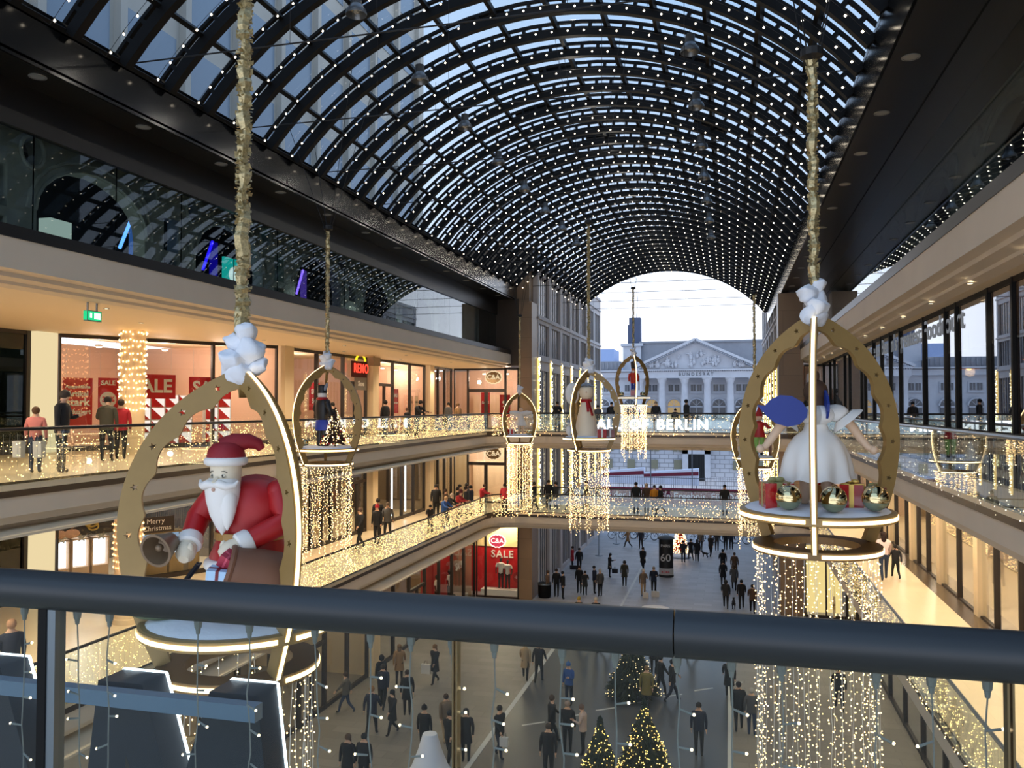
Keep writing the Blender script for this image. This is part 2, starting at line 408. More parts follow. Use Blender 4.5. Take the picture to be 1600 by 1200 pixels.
# tie cables across
for i in range(14):
    y=6.6+i*4.5
    b=MB().tube([(-13.0,y,19.7),(3.0,y,19.7)],.018,5)
    for xx in (-9,-7,-3,-1): b.tube([(xx,y,19.7),(xx,y,ZV+math.sqrt((RV-.34)**2-(xx-CX)**2))],.006,4)
    tag(b.build('tie_cable',M_WIRED),'thin black tie cable strung across under the glass vault','cable','tie cables across the vault')
# bulb strings, one in each bay between two ribs
proto=None
def bulbstring():
    b=MB(); n=36; r=RV-.42
    pts=[vp(-TH+2*TH*i/n,r,0) for i in range(n+1)]
    b.tube(pts,.006,3,0,cap=False)
    for i in range(0,n+1,3):
        th=-TH+2*TH*i/n; b.beam(vp(th,r,0),vp(th,RV-.1,0),.008,.008,up=(0,1,0))
    for i in range(n+1):
        x,y,z=vp(-TH+.02+(2*TH-.04)*i/n,r,0)
        b.tube([(x,y,z),(x,y,z-.05)],.012,4,0); b.bulb((x,y,z-.08),.032,1)
    return b
for y in ys[:-1]:
    if proto is None: proto=bulbstring().build('string_light',[M_WIRED,M_BULBW]); o=proto
    else: o=proto.copy(); C.objects.link(o)
    o.location=(0,y+.75,0)
    if round((y+1.2)/1.5)%3==0: lamp('POINT',(CX,0,22.6),36,(1,.93,.82),.1,name='bulb_string_light',parent=o)
    tag(o,'curved string of small white bulbs between two ribs of the glass vault','string light','bulb strings under the vault')
# bell lamps
def bell():
    t=thing('bell_lamp','grey industrial bell lamp hanging under the glass vault','lamp',(0,0,0),0,'bell lamps under the vault')
    MB().lathe([(.10,.42),(.13,.40),(.14,.2),(.15,.18)],14).build('lamp_housing',mat('lamp_grey',(80,82,84),.4),t,True)
    MB().lathe([(.13,.2),(.17,.12),(.25,.02),(.27,-.08),(.265,-.1),(.24,.0),(.15,.1),(.05,.16)],18,cap=False).build('lamp_shade',mat('lamp_metal',(120,122,124),.3,metal=.6),t,True)
    MB().ball((0,0,.02),.09,10).build('lens',mat('frosted_lens',(190,190,180),.4),t,True)
    MB().tube([(0,0,.42),(0,0,1.15)],.008,4).build('hanger',M_WIRED,t)
    return t
bl=None
for i in range(8):
    for x in (-9.0,-1.0):
        y=18.8+i*4.4-(4.4*2 if 0 else 0); z=21.9
        if bl is None: bl=bell(); bl.location=(x,y,z)
        else: dup(bl,(x,y,z))
# recessed downlights in the black soffit
def downlight(nm,lab,grp,r=.16,m=M_DOWN):
    t=thing(nm,lab,'ceiling light',(0,0,0),0,grp)
    MB().lathe([(r,0),(r,-.015),(r*.85,-.015)],16,cap=False).build('trim_ring',mat('lamp_ring',(150,150,146),.4),t)
    MB().lathe([(.001,-.006),(r*.85,-.006)],16,cap=False).build('lens',m,t)
    return t
dl=None; M_DIML=mat('unlit_lens',(170,170,165),.5)
for i in range(16):
    for x in (-13.5,3.39):
        y=13.55+3.12*i-3.12*2+(0 if x<0 else .35)
        if dl is None: dl=downlight('recessed_downlight','round unlit downlight set in the black soffit beside the vault','downlights in the black soffit',.17,M_DIML); o=dl
        else: o=dup(dl)
        o.location=(x,y,18.657)
# galvanised ventilation star etc. are left to the vault; warm downlights under the galleries
dl2=downlight('gallery_downlight','x','warm downlights in the gallery ceilings',.07,M_DOWN)
n_=0
for (xs,z,y0,y1,lab,pw,ln) in (((-14.6,-16.2),14.36,4,50,'small round warm downlight in the upper left gallery ceiling',400,'a'),
    ((-14.6,-16.2),9.55,6,46,'small round warm downlight in the lower left gallery ceiling',420,'b'),
    ((-14.4,),4.95,20,46,'small round warm downlight in the ceiling over the ground floor shops on the left',150,'c'),
    ((5.6,),9.55,8,48,'small round warm downlight in the right gallery ceiling',420,'d'),
    ((4.5,),14.36,8,48,'small round warm downlight in the upper right gallery ceiling',110,'e'),
    ((5.2,),4.95,12,48,'small round warm downlight in the ceiling over the ground floor on the right',200,'f')):
    y=y0; k=0
    while y<=y1:
        for j,x in enumerate(xs):
            if (k+j)%2==0 or len(xs)==1:
                if n_==0: o=dl2; o.location=(x,y,z); o['label']=lab
                else: o=dup(dl2,(x,y,z),None,lab)
                n_+=1
                if len(xs)==1 or k%2==0 or True: lamp('SPOT',(0,0,-.03),pw,size=.07,spot=140,blend=.7,name='spot_light',parent=o)
        y+=3.2; k+=1
for (x,z,pw) in ((-2,9.5,60),(-7,9.5,60),(-11,9.5,60),(-2,4.9,70),(-7,4.9,70),(-11,4.9,70)):
    o=dup(dl2,(x,48,z+.05),None,'small round warm downlight in the underside of the far bridge'); lamp('SPOT',(0,0,-.05),pw,size=.07,spot=130,name='spot_light',parent=o)

for i in range(9):  # added fill lights to brighten the arcade stone, not fittings of the mall
    y=7.5+i*4.6
    t=thing('wall_uplight','small floor uplight on the terrace behind the upper left glass wall','lamp',(-14.5,y,15.22),0,'uplights behind the upper left glass wall')
    MB().lathe([(.05,0),(.06,.05),(.045,.06)],12).build('housing',M_BLACK,t); lamp('POINT',(0,0,.2),22,(.85,.95,.9),.08,name='point_light',parent=t)

struct(MB().box((-20,49.95,14.5),(-12.76,50.1,18.7)).build('wall_terrace_end',mat('dark_brown_wall',(60,50,42),.7)))
# ================================================================== SHOP FRONTS
def seg_frame(p,q):
    p=Vector((p[0],p[1],0));q=Vector((q[0],q[1],0));d=(q-p);L=d.length;d/=L;n=Vector((d.y,-d.x,0))  # n points to the right of travel
    return p,d,n,L
def front(nm,lab,p,q,z0,z1,cuts,door=None,mull=.1,grp=None,frame=M_DARK,glass=None,base=.16,side=1):
    """glazed shop front from p to q (n toward the mall on side*right); frame, panes, door as parts"""
    P,d,n,L=seg_frame(p,q); n=n*side
    t=thing(nm,lab,'shop front',(p[0],p[1],z0),math.atan2(d.y,d.x),grp)
    s_=side
    H=z1-z0; b=MB()
    b.box((0,-.06,0),(L,.06,base)); b.box((0,-.06,H-.12),(L,.06,H))
    xs=[0]+list(cuts)+[L]
    for x in xs: b.box((max(0,x-mull/2),-.08,0),(min(L,x+mull/2),.08,H))
    if door:
        for (a,c,h) in door: b.box((a,-.07,h),(c,.07,h+.14)); b.box(((a+c)/2-.05,-.07,0),((a+c)/2+.05,.07,h))
    b.build('frame',frame,t)
    for i in range(len(xs)-1):
        MB().box((xs[i]+mull/2,-.008,base),(xs[i+1]-mull/2,.008,H-.12)).build('glass_pane',glass or M_SHOPG,t)
    return t
SFA=[(-21.2,22.3),(-17.2,29.0)]
# upper left gallery (second gallery): long front with beige pillars
Z0,Z1=L2,14.36
def pillar(x,y,z0,z1,lab,w=.28,dd=.3,grp='beige pillars between the shop fronts',m=None):
    tag(MB().box((x-dd,y-w,z0),(x+dd,y+w,z1)).build('shop_pillar',m or M_BEIGE),lab,'pillar',grp)
front('storefront','wide glazed shoe shop front with red sale posters behind the glass',(-17.2,29.0),(-21.2,22.3),Z0,Z1,[2.6,5.2])
front('storefront','dark framed shop front with a red lit sign over its door',(-17.2,37.2),(-17.2,30.0),Z0,Z1,[2.5,5.0],[(0.1,2.4,2.5)])
front('storefront','shop front with tall glazed door between beige pillars, upper gallery',(-17.2,45.2),(-17.2,38.2),Z0,Z1,[2.3,4.7],[(4.7,6.9,2.5)])
front('storefront','last glazed front of the upper gallery before the corner shop',(-17.2,50),(-17.2,46.2),Z0,Z1,[1.3,2.5])
front('storefront','dark shop front at the far left edge of the upper gallery',(-21.4,21.3),(-21.4,12),Z0,Z1,[3,6],None,.3,glass=pane('murky_glass',(.35,.4,.34),1.0))
for (x,y,z0,z1,l) in ((-17.15,29.5,L2,Z1,'beige pillar beside the sale shop front, upper left gallery'),(-17.1,37.7,L2,Z1,'beige pillar right of the red lit shop sign, upper left gallery'),(-17.1,45.7,L2,Z1,'beige pillar near the far corner of the upper left gallery')):
    pillar(x,y,z0,z1,l,.34,.22)
o=MB().box((-21.5,21.35,L2),(-21.15,22.2,Z1)); tag(o.build('glowing_pillar',emit('perforated_light_panel',(255,232,180),.85)),'tall perforated glowing cream panel at the left end of the upper gallery','light panel')
o=MB().box((-21.5,21.35,L1),(-21.15,22.2,9.5)); tag(o.build('glowing_pillar',emit('perforated_light_panel',(255,232,180),.85)),'tall perforated glowing cream panel left of the jewellery window','light panel')
# lower left gallery
Z0b,Z1b=L1,9.52
front('storefront','jewellery shop front on the lower left gallery with bright display cases',(-17.2,29.0),(-21.2,22.3),Z0b,Z1b,[2.6,5.2])
front('storefront','dark framed fashion shop front with revolving door, lower left gallery',(-17.2,37.2),(-17.2,30.0),Z0b,Z1b,[1.8,3.6,5.4],[(.1,1.8,2.4),(3.6,5.4,2.4)],.14)
front('storefront','fashion shop front with white light strips, lower left gallery',(-17.2,45.2),(-17.2,38.2),Z0b,Z1b,[1.7,3.4,5.2],None,.14)
front('storefront','narrow dark shop front by the far corner, lower left gallery',(-17.2,50),(-17.2,46.2),Z0b,Z1b,[1.3,2.5],None,.14)
front('storefront','dark shop front at the far left edge of the lower gallery',(-21.4,21.3),(-21.4,12),Z0b,Z1b,[3,6],None,.3,glass=MATS['murky_glass'])
for y,l in ((29.5,'beige pillar beside the jewellery shop'),(37.7,'beige pillar between the two fashion shops, lower gallery'),(45.7,'beige pillar near the far corner, lower gallery')): pillar(-17.1,y,Z0b,Z1b,l,.3,.22)
# ground floor left
front('storefront','glazed ground floor shop front with warm windows and tall door',(-15.6,34.0),(-15.6,22.0),0,5.0,[2,4,6,8,10],[(4,6,2.6)],.14)
front('storefront','ground floor shop front beside the red sale windows',(-15.6,49.9),(-15.6,34.8),0,5.0,[2.2,4.4,6.6,8.8,11,13],[(8.8,11,2.6)],.14)
pillar(-15.5,34.4,0,5.0,'pale pillar between two ground floor shop fronts',.36,.2)
# corner clothing store, three levels, facing the camera at y=50
for z0,z1,nm,lab in ((L2,14.36,'upper','corner clothing shop front with double doors and oval sign, upper gallery'),(L1,9.52,'lower','corner clothing shop front with glowing doors and oval sign, lower gallery'),(0,5.0,'ground','corner clothing shop window with red sale backdrop at ground level')):
    x0=-17.0 if z0 else -15.5
    t=thing('storefront',lab,'shop front',(x0,50,z0)); H=z1-z0; L=-12.75-x0
    b=MB(); cuts=[0,L*.22,L*.8,L] if z0 else [0,L*.22,L]
    for x in cuts: b.box((max(0,x-.06),-.08,0),(min(L,x+.06),.08,H))
    b.box((0,-.08,H-.1),(L,.08,H)).box((0,-.08,0),(L,.08,.1))
    if z0: b.box((L*.22,-.09,2.35),(L*.8,.09,2.55)).box((L*.5-.1,-.08,0),(L*.5+.1,.08,2.4))
    b.build('frame',M_DARK,t)
    for i in range(len(cuts)-1): MB().box((cuts[i]+.06,-.01,.1),(cuts[i+1]-.06,.01,H-.1)).build('glass_pane',M_SHOPG,t)
# interiors --------------------------------------------------------------
def room(x0,y0,z0,x1,y1,z1,m,nm,xn=None):
    b=MB(); xn=x1 if xn is None else xn; b.quad((x0,y0,z0),(x0,y1,z0),(x0,y1,z1),(x0,y0,z1)); b.quad((x0,y1,z0),(x1,y1,z0),(x1,y1,z1),(x0,y1,z1)); b.quad((x0,y0,z0),(xn,y0,z0),(xn,y0,z1),(x0,y0,z1))
    struct(b.build('wall_'+nm,m))
mat('beige_shop_wall',(190,170,140),.8); M_PINK=mat('warm_pink_wall',(232,196,172),.8); M_GREYW=mat('grey_shop_wall',(120,112,104),.8)
room(-26,12,L2,-21.4,21.3,Z1,mat('dim_shop_wall',(80,84,74),.8),'dim_shop_upper'); room(-26,12,L1,-21.4,21.3,Z1b,MATS['dim_shop_wall'],'dim_shop_lower')
room(-24.5,22.4,L2,-17.2,29.3,Z1,M_PINK,'shoe_shop',-21.3); room(-23,29.6,L2,-17.3,37.6,Z1,M_PINK,'sign_shop'); room(-20.2,37.7,L2,-17.3,45.6,Z1,M_PINK,'door_shop'); room(-21,45.8,L2,-17.3,54,Z1,M_PINK,'corner_shop')
room(-24,22.4,L1,-17.2,29.3,Z1b,M_GREYW,'jewellery',-21.3); room(-22,29.6,L1,-17.3,45.6,Z1b,mat('dim_fashion_wall',(120,104,82),.8),'fashion'); room(-21,45.8,L1,-17.3,54,Z1b,MATS['beige_shop_wall'],'fashion_far')
room(-22,20,0,-15.7,34.2,4.95,mat('beige_shop_wall',(190,170,140),.8),'ground_shop_near'); room(-22,34.8,0,-15.7,49.6,4.95,MATS['beige_shop_wall'],'ground_shop_far')
struct(MB().box((-17.3,54,L1),(-12.6,54.1,9.5)).box((-17.3,54,L2),(-12.6,54.1,14.4)).build('wall_corner_shop_back',M_PINK))
struct(MB().box((-17.2,51.45,0),(-12.76,51.5,4.95)).build('wall_red_backdrop',M_RED))
def shoplights(pts,pw,col=(1,.8,.6)):
    for p in pts:
        t=thing('shop_ceiling_lamp','bright warm ceiling lamp inside a shop behind the glass','ceiling light',p,0,'ceiling lamps inside the shops')
        MB().lathe([(.09,.0),(.09,-.05),(.001,-.06)],12).build('lens',emit('shop_lamp_lens',(255,236,205),18),t)
        MB().lathe([(.12,.05),(.12,-.02),(.095,-.02)],12,cap=False).build('housing',M_WHITE,t)
        lamp('POINT',(0,0,-.3),pw,col,.15,name='point_light',parent=t)
shoplights([(-21.5,24.4,14.1),(-20.4,26.5,14.1),(-18.9,27.8,14.0),(-19.5,31.5,14.1),(-19.3,33.6,14.1),(-18.6,39.3,14.1),(-18.6,42.4,14.1),(-18.8,44.8,14.1),(-18.8,48.2,14.1),(-15.6,52,14.1),(-14,52,14.1)],110,(1,.76,.6))
shoplights([(-19.5,32,9.3),(-19.3,35,9.3),(-19.3,39,9.3),(-19.3,43,9.3)],45,(1,.82,.6)); shoplights([(-18.8,48,9.3),(-15.8,52,9.3),(-13.9,52,9.3)],150,(1,.88,.7))
shoplights([(-18,24,4.7),(-18,29,4.7),(-18,38,4.7),(-18,44,4.7),(-14.6,50.5,4.8),(-13.4,50.5,4.8)],190,(1,.8,.55))
# goods: shelves with boxes, clothes
def shelf(nm,lab,loc,rz,W,H,rows,cols,mats,grp=None,back=M_SHOPW):
    t=thing(nm,lab,'shelf',loc,rz,grp); b=MB(); b.box((0,.3,0),(W,.34,H))
    for i in range(rows+1): b.box((0,0,H*i/rows-.02),(W,.3,H*i/rows+.02))
    for j in range(cols+1): b.box((W*j/cols-.02,0,0),(W*j/cols+.02,.3,H))
    b.build('shelf_frame',back,t)
    gs=[MB() for _ in mats]
    for i in range(rows):
        for j in range(cols):
            k=int(R()*len(mats)); x=W*(j+.2)/cols; z=H*i/rows+.03
            gs[k].box((x,.03,z),(x+W/cols*.6,.25,z+H/rows*U(.4,.75)))
    for g,m in zip(gs,mats):
        if g.v: tag(g.build('goods',m,t),kind=None)
    return t
M_SHOE=mat('dark_goods',(40,32,30),.6); M_BLUE=mat('blue_goods',(60,90,150),.6); M_LITW=emit('lit_shelf_back',(255,235,225),1.3)
# wall of shoe niches: white/red chequered backs
t=thing('shoe_shelf','lit red and white shelf wall holding single shoes in the sale shop','shelf',(-21.2+4.0*6.35/7.803-1.15*.859,22.3+6.7*6.35/7.803+1.15*.513,L2),math.atan2(-6.7,-4.0),None)
b=MB(); bk=[MB(),MB()]; sh=MB()
for i in range(4):
    for j in range(7):
        x=.2+j*.5; z=.1+i*.45
        if j in (2,): continue
        b.box((x-.03,.4,z-.03),(x+.49,.62,z+.0)).box((x-.03,.4,z),(x,.62,z+.45)).box((x+.46,.4,z),(x+.49,.62,z+.45))
        bk[0].add([(x,.6,z),(x+.46,.6,z),(x+.46,.6,z+.42)],[(0,1,2)]); bk[1].add([(x,.6,z),(x+.46,.6,z+.42),(x,.6,z+.42)],[(0,1,2)])
        if i>1: sh.prism([(x+.08,z+.02),(x+.36,z+.02),(x+.36,z+.07),(x+.24,z+.10),(x+.2,z+.22),(x+.08,z+.22)],'y',.46,.56)
b.build('shelf_frame',M_WHITE,t); bk[0].build('red_back',mat('red_back',(215,40,45),.6),t); bk[1].build('white_back',M_LITW,t); sh.build('shoe',M_SHOE,t)
def poster(lab,loc,rot,w,h,lines,bg=M_RED,cat='poster',fg=M_WHITE,name='sale_poster',grp=None,circle=None):
    """lines: (text,size,dy)"""
    t=thing(name,lab,cat,loc,0,grp); t.rotation_euler=rot
    MB().box((-w/2,-h/2,-.015),(w/2,h/2,.015)).build('board',bg,t)
    zt=14.36-loc[2]
    for q in (-1,1): MB().tube([(q*w*.4,h/2,0),(q*w*.4,zt,0)],.004,4).build('hanging_wire',M_WIRE,t)
    if circle: MB().lathe([(circle,.016),(circle,.022)],24,(0,-h*.12,0)).build('disc',fg,t)
    for s,sz,dy in lines:
        m=bg if (circle and s=='30%') else fg
        put_text('lettering',s,sz,(0,dy,.024),(0,0,0),m,t,.004,sz*.03)
    return t
# orientation of the oblique front: facing the camera side
ao=math.atan2(6.7,4.0); RO=(PI/2,0,ao)
def onA(s,dz,off):    # point along front A (from far-left end), off into shop
    px=-21.2+4.0*s/7.803-off*.859; py=22.3+6.7*s/7.803+off*.513
    return (px,py,dz)
poster('red poster reading Ausgewählte Artikel stark reduziert in the shoe shop window',onA(.64,L2+1.63,.2),RO,.92,1.6,[('Ausgewählte',.15,.5),('Artikel',.24,.26),('stark',.36,-.02),('reduziert',.22,-.34)])
poster('narrow red poster with SALE and 30% in a pale disc',onA(1.6,L2+1.85,.2),RO,.64,1.2,[('SALE',.22,.42),('30%',.24,-.14)],circle=.27)
poster('large red SALE banner left of the window post, hung over the shoe shelves',onA(3.08,L2+2.18,.2),RO,1.65,.86,[('SALE',.66,0)])
poster('large red SALE banner right of the window post, behind the gold arch',onA(5.2,L2+2.15,.2),RO,1.6,.82,[('SALE',.64,0)])
poster('small red sale poster in the window left of the red lit shop sign',(-17.5,32.6,L2+1.9),FX,.9,1.2,[('SALE',.3,.2),('50%',.3,-.2)])
poster('dark red poster leaning in the window beside two people at the railing',(-17.5,41.6,L2+1.75),FX,.8,1.3,[('SALE',.26,.3),('AUF ALLES',.13,-.1)])
poster('small pale poster in the upper gallery window, left one of a pair',(-17.5,43.9,L2+1.6),FX,.55,.9,[('NEU',.2,.1)],bg=M_SHOPW,fg=M_GREYW)
poster('small pale poster in the upper gallery window, right one of a pair',(-17.5,44.7,L2+1.6),FX,.45,.9,[('NEU',.18,.1)],bg=M_SHOPW,fg=M_GREYW)
poster('red sale banner behind the left door of the upper corner shop',(-15.2,51,L2+1.6),FY,.6,1.5,[('SALE',.22,.1)])
poster('red sale banner behind the right door of the upper corner shop',(-13.9,51,L2+1.5),FY,.7,1.4,[('%',.5,.1)])
# red-lit shop sign with yellow roof
t=thing('shop_sign','glowing red shop sign REMO under a small yellow arch','sign',(-17.0,36.2,L2+3.25))
put_text('letters','REMO',.62,(.03,0,0),FX,emit('red_sign_light',(255,70,50),1.8),t,.015,.006,space=1.12,sx=.9)
MB().tube([(0,.5*math.cos(math.radians(180-i*18)),.38+.3*math.sin(math.radians(i*18))) for i in range(11)],.05,6).build('yellow_arch',emit('yellow_sign_light',(250,215,40),1.5),t)
MB().box((-.12,-.8,-.4),(-.07,.8,.36)).build('back_board',mat('dark_red_board',(60,12,12),.8),t)
t=thing('hanging_sign','small grey sign board hanging below the red lit shop sign','sign',(-17.08,36.4,L2+2.55))
MB().box((-.04,-.65,-.3),(0,.65,.3)).build('board',mat('grey_board',(120,116,110),.6),t); put_text('letters','Shoe',.34,(.01,0,0),FX,M_WHITE,t,.005,.01)
# oval clothing store signs
def oval(loc,glow,lab,m_in,m_tx,rot=FY,sc_=1):
    t=thing('oval_shop_sign',lab,'sign',loc,0,None); t.rotation_euler=rot; t.scale=(sc_,)*3
    pts=[((.56+.02*math.cos(i*PI*14/35))*math.cos(i*2*PI/70*1.0),(.42+.02*math.cos(i*PI*14/35))*math.sin(i*2*PI/70)) for i in range(70)]
    me=curve_mesh([pts],.03); me.materials.append(glow); link('rim',me,t)
    me=curve_mesh([[(p[0]*.86,p[1]*.84) for p in pts]],.04); me.materials.append(m_in); link('field',me,t,(0,0,.004))
    put_text('letters','C&A',.42,(0,0,.05),(0,0,0),m_tx,t,.006,.006)
    return t
M_OVC=emit('sign_cream',(250,226,180),.95); M_OVB=mat('sign_brown',(150,120,84),.6); M_RT=emit('sign_pink',(225,70,90),1.0); M_OW=emit('sign_bright',(255,240,225),1.6)
oval((-14.35,49.9,L2+3.28),M_OVC,'cream oval sign over the doors of the upper corner shop',M_OVB,M_OVC)
oval((-14.35,49.9,L1+3.1),M_OVC,'cream oval sign over the doors of the lower corner shop',M_OVB,M_OVC)
oval((-14.1,49.9,3.55),M_OW,'bright white oval sign with red letters in the ground floor window',M_RT,M_OW)
struct(MB().box((-17.1,51.38,2.95),(-12.8,51.42,4.9)).build('wall_cream_backdrop',mat('cream_backdrop',(240,215,160),.7)))
t=thing('sale_lettering','white word SALE on the red backdrop of the ground floor window','sign',(-14.2,51.4,2.45)); put_text('letters','SALE',.66,(0,0,0),FY,M_WHITE,t,.01,.01,1.1)
t=thing('sale_lettering','mirror-like pale word SALE in the side window of the ground floor corner','sign',(-15.75,47.3,2.4)); put_text('letters','SALE',.6,(0,0,0),FX,M_WHITE,t,.01,.01)
t=thing('discount_disc','dark red disc reading 20% at the foot of the ground floor window','sign',(-13.15,51.38,1.05)); t.rotation_euler=FY
MB().lathe([(.34,0),(.34,.03)],24).build('disc',mat('deep_red',(150,20,26),.5),t); MB().box((-.02,-.75,-.03),(.02,-.3,0)).build('stand',M_WHITE,t); put_text('letters','-20%',.22,(0,0,.035),(0,0,0),M_WHITE,t,.004)
# lettering over shops on the lower gallery
t=thing('shop_sign','white lit ZARA lettering over the fashion shop door, lower gallery','sign',(-17.05,39.4,L1+3.22)); put_text('letters','ZARA',.55,(0,0,0),FX,emit('white_sign_light',(235,245,255),2.0),t,.03,.01,1.1)
t=thing('shop_sign','dimmer white ZARA lettering behind the light curtain, lower gallery','sign',(-17.05,32.4,L1+3.2)); put_text('letters','ZARA',.6,(0,0,0),FX,MATS['white_sign_light'],t,.03,.01,1.1)
for y,l in ((41.3,'white vertical light strip in the fashion shop window, left one'),(43.2,'white vertical light strip in the fashion shop window, right one')):
    tag(MB().box((-17.6,y,L1+.2),(-17.54,y+.09,L1+3.4)).build('light_strip',M_LEDW),l,'light strip')
# jewellery display
t=thing('advert_banner','dark jewellery banner with two portraits and a gold ring','poster',onA(.85,L1+2.12,.15)); t.rotation_euler=RO
MB().box((-1.0,-.34,-.02),(1.0,.36,.02)).build('board',mat('dark_banner',(44,34,32),.5),t)
sk=mat('portrait_skin',(206,158,128),.7)
for x in (-.75,-.35):
    MB().ball((x,.1,.03),.17,12,0,(.8,1.1,.15)).ball((x,-.25,.03),.26,12,0,(1,.6,.12)).build('portrait',sk,t,True)
    MB().ball((x-.03,.23,.045),.17,12,0,(.9,.6,.12)).build('portrait_hair',mat('portrait_hair',(50,34,26),.8),t,True)
MB().tube([(.25+.2*math.cos(a*PI/8),.05+.13*math.sin(a*PI/8),.05) for a in range(16)],.035,6,closed=True).tube([(.3+.16*math.cos(a*PI/8),-.08+.11*math.sin(a*PI/8),.06) for a in range(16)],.03,6,closed=True).build('gold_ring_picture',mat('ring_gold',(214,180,96),.3,metal=.7),t,True)
put_text('lettering','ab 899 €',.12,(.85,.1,.03),(0,0,0),M_WHITE,t,.003)
for k in range(3):
    t=thing('display_case','white glowing jewellery display case with a star over it, '+('left one','middle one','right one')[k]+' of three','display case',onA(.22+k*.62,L1,.3)); t.rotation_euler=(0,0,ao)
    MB().box((-.26,0,.0),(.26,.4,.7)).box((-.28,0,1.6),(.28,.4,1.65)).box((-.28,0,.7),(-.24,.4,1.65)).box((.24,0,.7),(.28,.4,1.65)).build('case_frame',M_SHOPW,t)
    MB().box((-.24,.3,.7),(.24,.34,1.6)).build('lit_back',emit('case_light',(235,244,255),3.2,True),t)
    MB().add([((.2 if i%2==0 else .08)*math.sin(i*PI/5),-.04,1.7+(.2 if i%2==0 else .08)*math.cos(i*PI/5)) for i in range(10)]+[(0,-.08,1.7)],[(i,(i+1)%10,10) for i in range(10)]).build('star',mat('pale_star',(225,225,215),.5),t)
t=thing('shop_sign','dark board reading Merry Christmas in white over the jewellery display','sign',onA(3.2,L1+1.93,-.12)); t.rotation_euler=RO
MB().box((-.58,-.28,-.02),(.58,.28,.02)).build('board',mat('dark_banner',(44,34,32),.5),t)
put_text('lettering','Merry',.25,(-.08,.12,.03),(0,0,0),M_WHITE,t,.004); put_text('lettering','Christmas',.24,(-.02,-.13,.03),(0,0,0),M_WHITE,t,.004)
M_JWL=emit('jewel_light',(225,240,255),2.0,True)
for k,(s,w_,z) in enumerate(((3.17,1.0,.8),(4.0,.5,.8),(4.65,.4,.8))):
    t=thing('display_case','wide lit jewellery case below the Merry Christmas board, '+('left one','middle one','right one')[k],'display case',onA(s,L1+z,.2)); t.rotation_euler=(0,0,ao)
    MB().box((-w_/2,0,-.95),(w_/2,.5,0)).box((-w_/2,0,.75),(w_/2,.5,.82)).box((-w_/2-.03,0,0),(-w_/2,.5,.8)).box((w_/2,0,0),(w_/2+.03,.5,.8)).build('case_frame',mat('gold_case',(150,124,80),.4),t)
    MB().box((-w_/2,.4,0),(w_/2,.44,.75)).build('lit_back',emit('dim_case_light',(150,175,205),.9,True),t)
    b=MB()
    for i in range(26): b.ball((U(-w_/2+.06,w_/2-.06),U(.1,.35),.04+U(0,1)**2*.4),U(.02,.05),6)
    b.build('jewels',M_JWL,t)
tag(MB().box(onA(3.7,L1+2.5,.6),tuple(Vector(onA(3.7,L1+2.5,.6))+Vector((.5,.5,.28)))).build('crystal_lamp',emit('crystal_light',(220,235,255),4,True)),'bluish white crystal lamp hanging in the jewellery shop','lamp')
b=MB()
for i in range(40): 
    p=onA(2.8+i*.075,L1+2.3,1.0); b.box((p[0]-.015,p[1]-.015,L1+1.5),(p[0]+.015,p[1]+.015,L1+3.6))
tag(b.build('bead_curtain',mat('grey_beads',(90,92,98),.3,metal=.6)),'grey vertical bead curtain inside the jewellery shop','curtain',kind='stuff')
shoplights([onA(1.2,L1+3.4,1.6),onA(4,L1+3.4,1.8),onA(6.5,L1+3.4,1.6)],110,(.9,.93,1)); shoplights([onA(.9,L1+3.45,-.5)],40,(1,.9,.8))
# shelves in other shops
shelf('goods_shelf','shelf of dark goods at the back of the sign shop',(-22.8,30.2,L2),PI/2,5,2.4,5,9,[M_RED,M_SHOE,M_WHITE])
shelf('goods_shelf','shelf of folded clothes at the back of the lower fashion shop',(-21.8,31,L1),PI/2,9,2.2,4,16,[M_SHOE,M_WHITE,M_SHOPW,M_RED])
shelf('goods_shelf','shelf of folded clothes in the lower corner shop',(-12.8,53.8,L1),PI,4,2.4,5,10,[M_RED,M_WHITE,M_BLUE,M_SHOE])
shelf('goods_shelf','shelf of red goods in the upper corner shop',(-12.8,53.8,L2),PI,4,2.2,5,10,[M_RED,M_RED,M_WHITE,M_SHOE])
# right side: pier, lit shop, glass gallery front, lower gallery front --------
front('storefront','pale glazed shop front running along the right lower gallery',(7.0,4),(7.0,49.9),L1,9.52,[1.6,3.6,5.6,7.2,9.2,11.2,13.2,14.8,17,19.2,21.2,22.8,25,27.2,29.2,30.8,33,35.2,37.2,39,41,43],None,.07,base=.05,glass=M_SHOPG)
room(10.2,4,L1,7.1,49.8,9.5,MATS['beige_shop_wall'],'right_shop')
for i,y in enumerate((13.3,17.8,22.3,26.8,31.3,35.8,40.3)): pillar(7.02,y,L1,9.5,'pale pillar in the right lower gallery shop front',.22,.14,'pale pillars of the right lower gallery')
shoplights([(8.6,y,9.2) for y in (14,20,26,32,39,46)],170,(1,.86,.66))
front('storefront','glazed ground floor front under the right gallery',(6.3,4),(6.3,49.9),0,5.0,[3*i for i in range(1,15)],None,.14)
room(9.6,4,0,6.4,49.8,4.95,MATS['beige_shop_wall'],'right_ground_shop'); shoplights([(8,y,4.6) for y in (18,28,38,46)],120,(1,.86,.66))
mull=[48.5,45.5,43.7,39.9,38.3,35.0,34.1,32.1,30.5,28.9,27.3,24.1,21.8,20.8,18.4,16.9,15.8,13.0,10,7]
t=thing('glass_gallery_front','tall reflective glazed front of the right upper gallery with black mullions','shop front',(5.05,0,L2))
b=MB()
for y in mull: b.box((-.06,y-.05,0),(.02,y+.05,3.86))
b.box((-.04,2,3.76),(.04,49.9,3.86)).box((-.05,2,.95),(-.01,49.9,.99)).box((-.04,2,0),(.04,49.9,.1)); b.build('frame',M_BLACK,t)
ml=[49.9]+mull+[2]
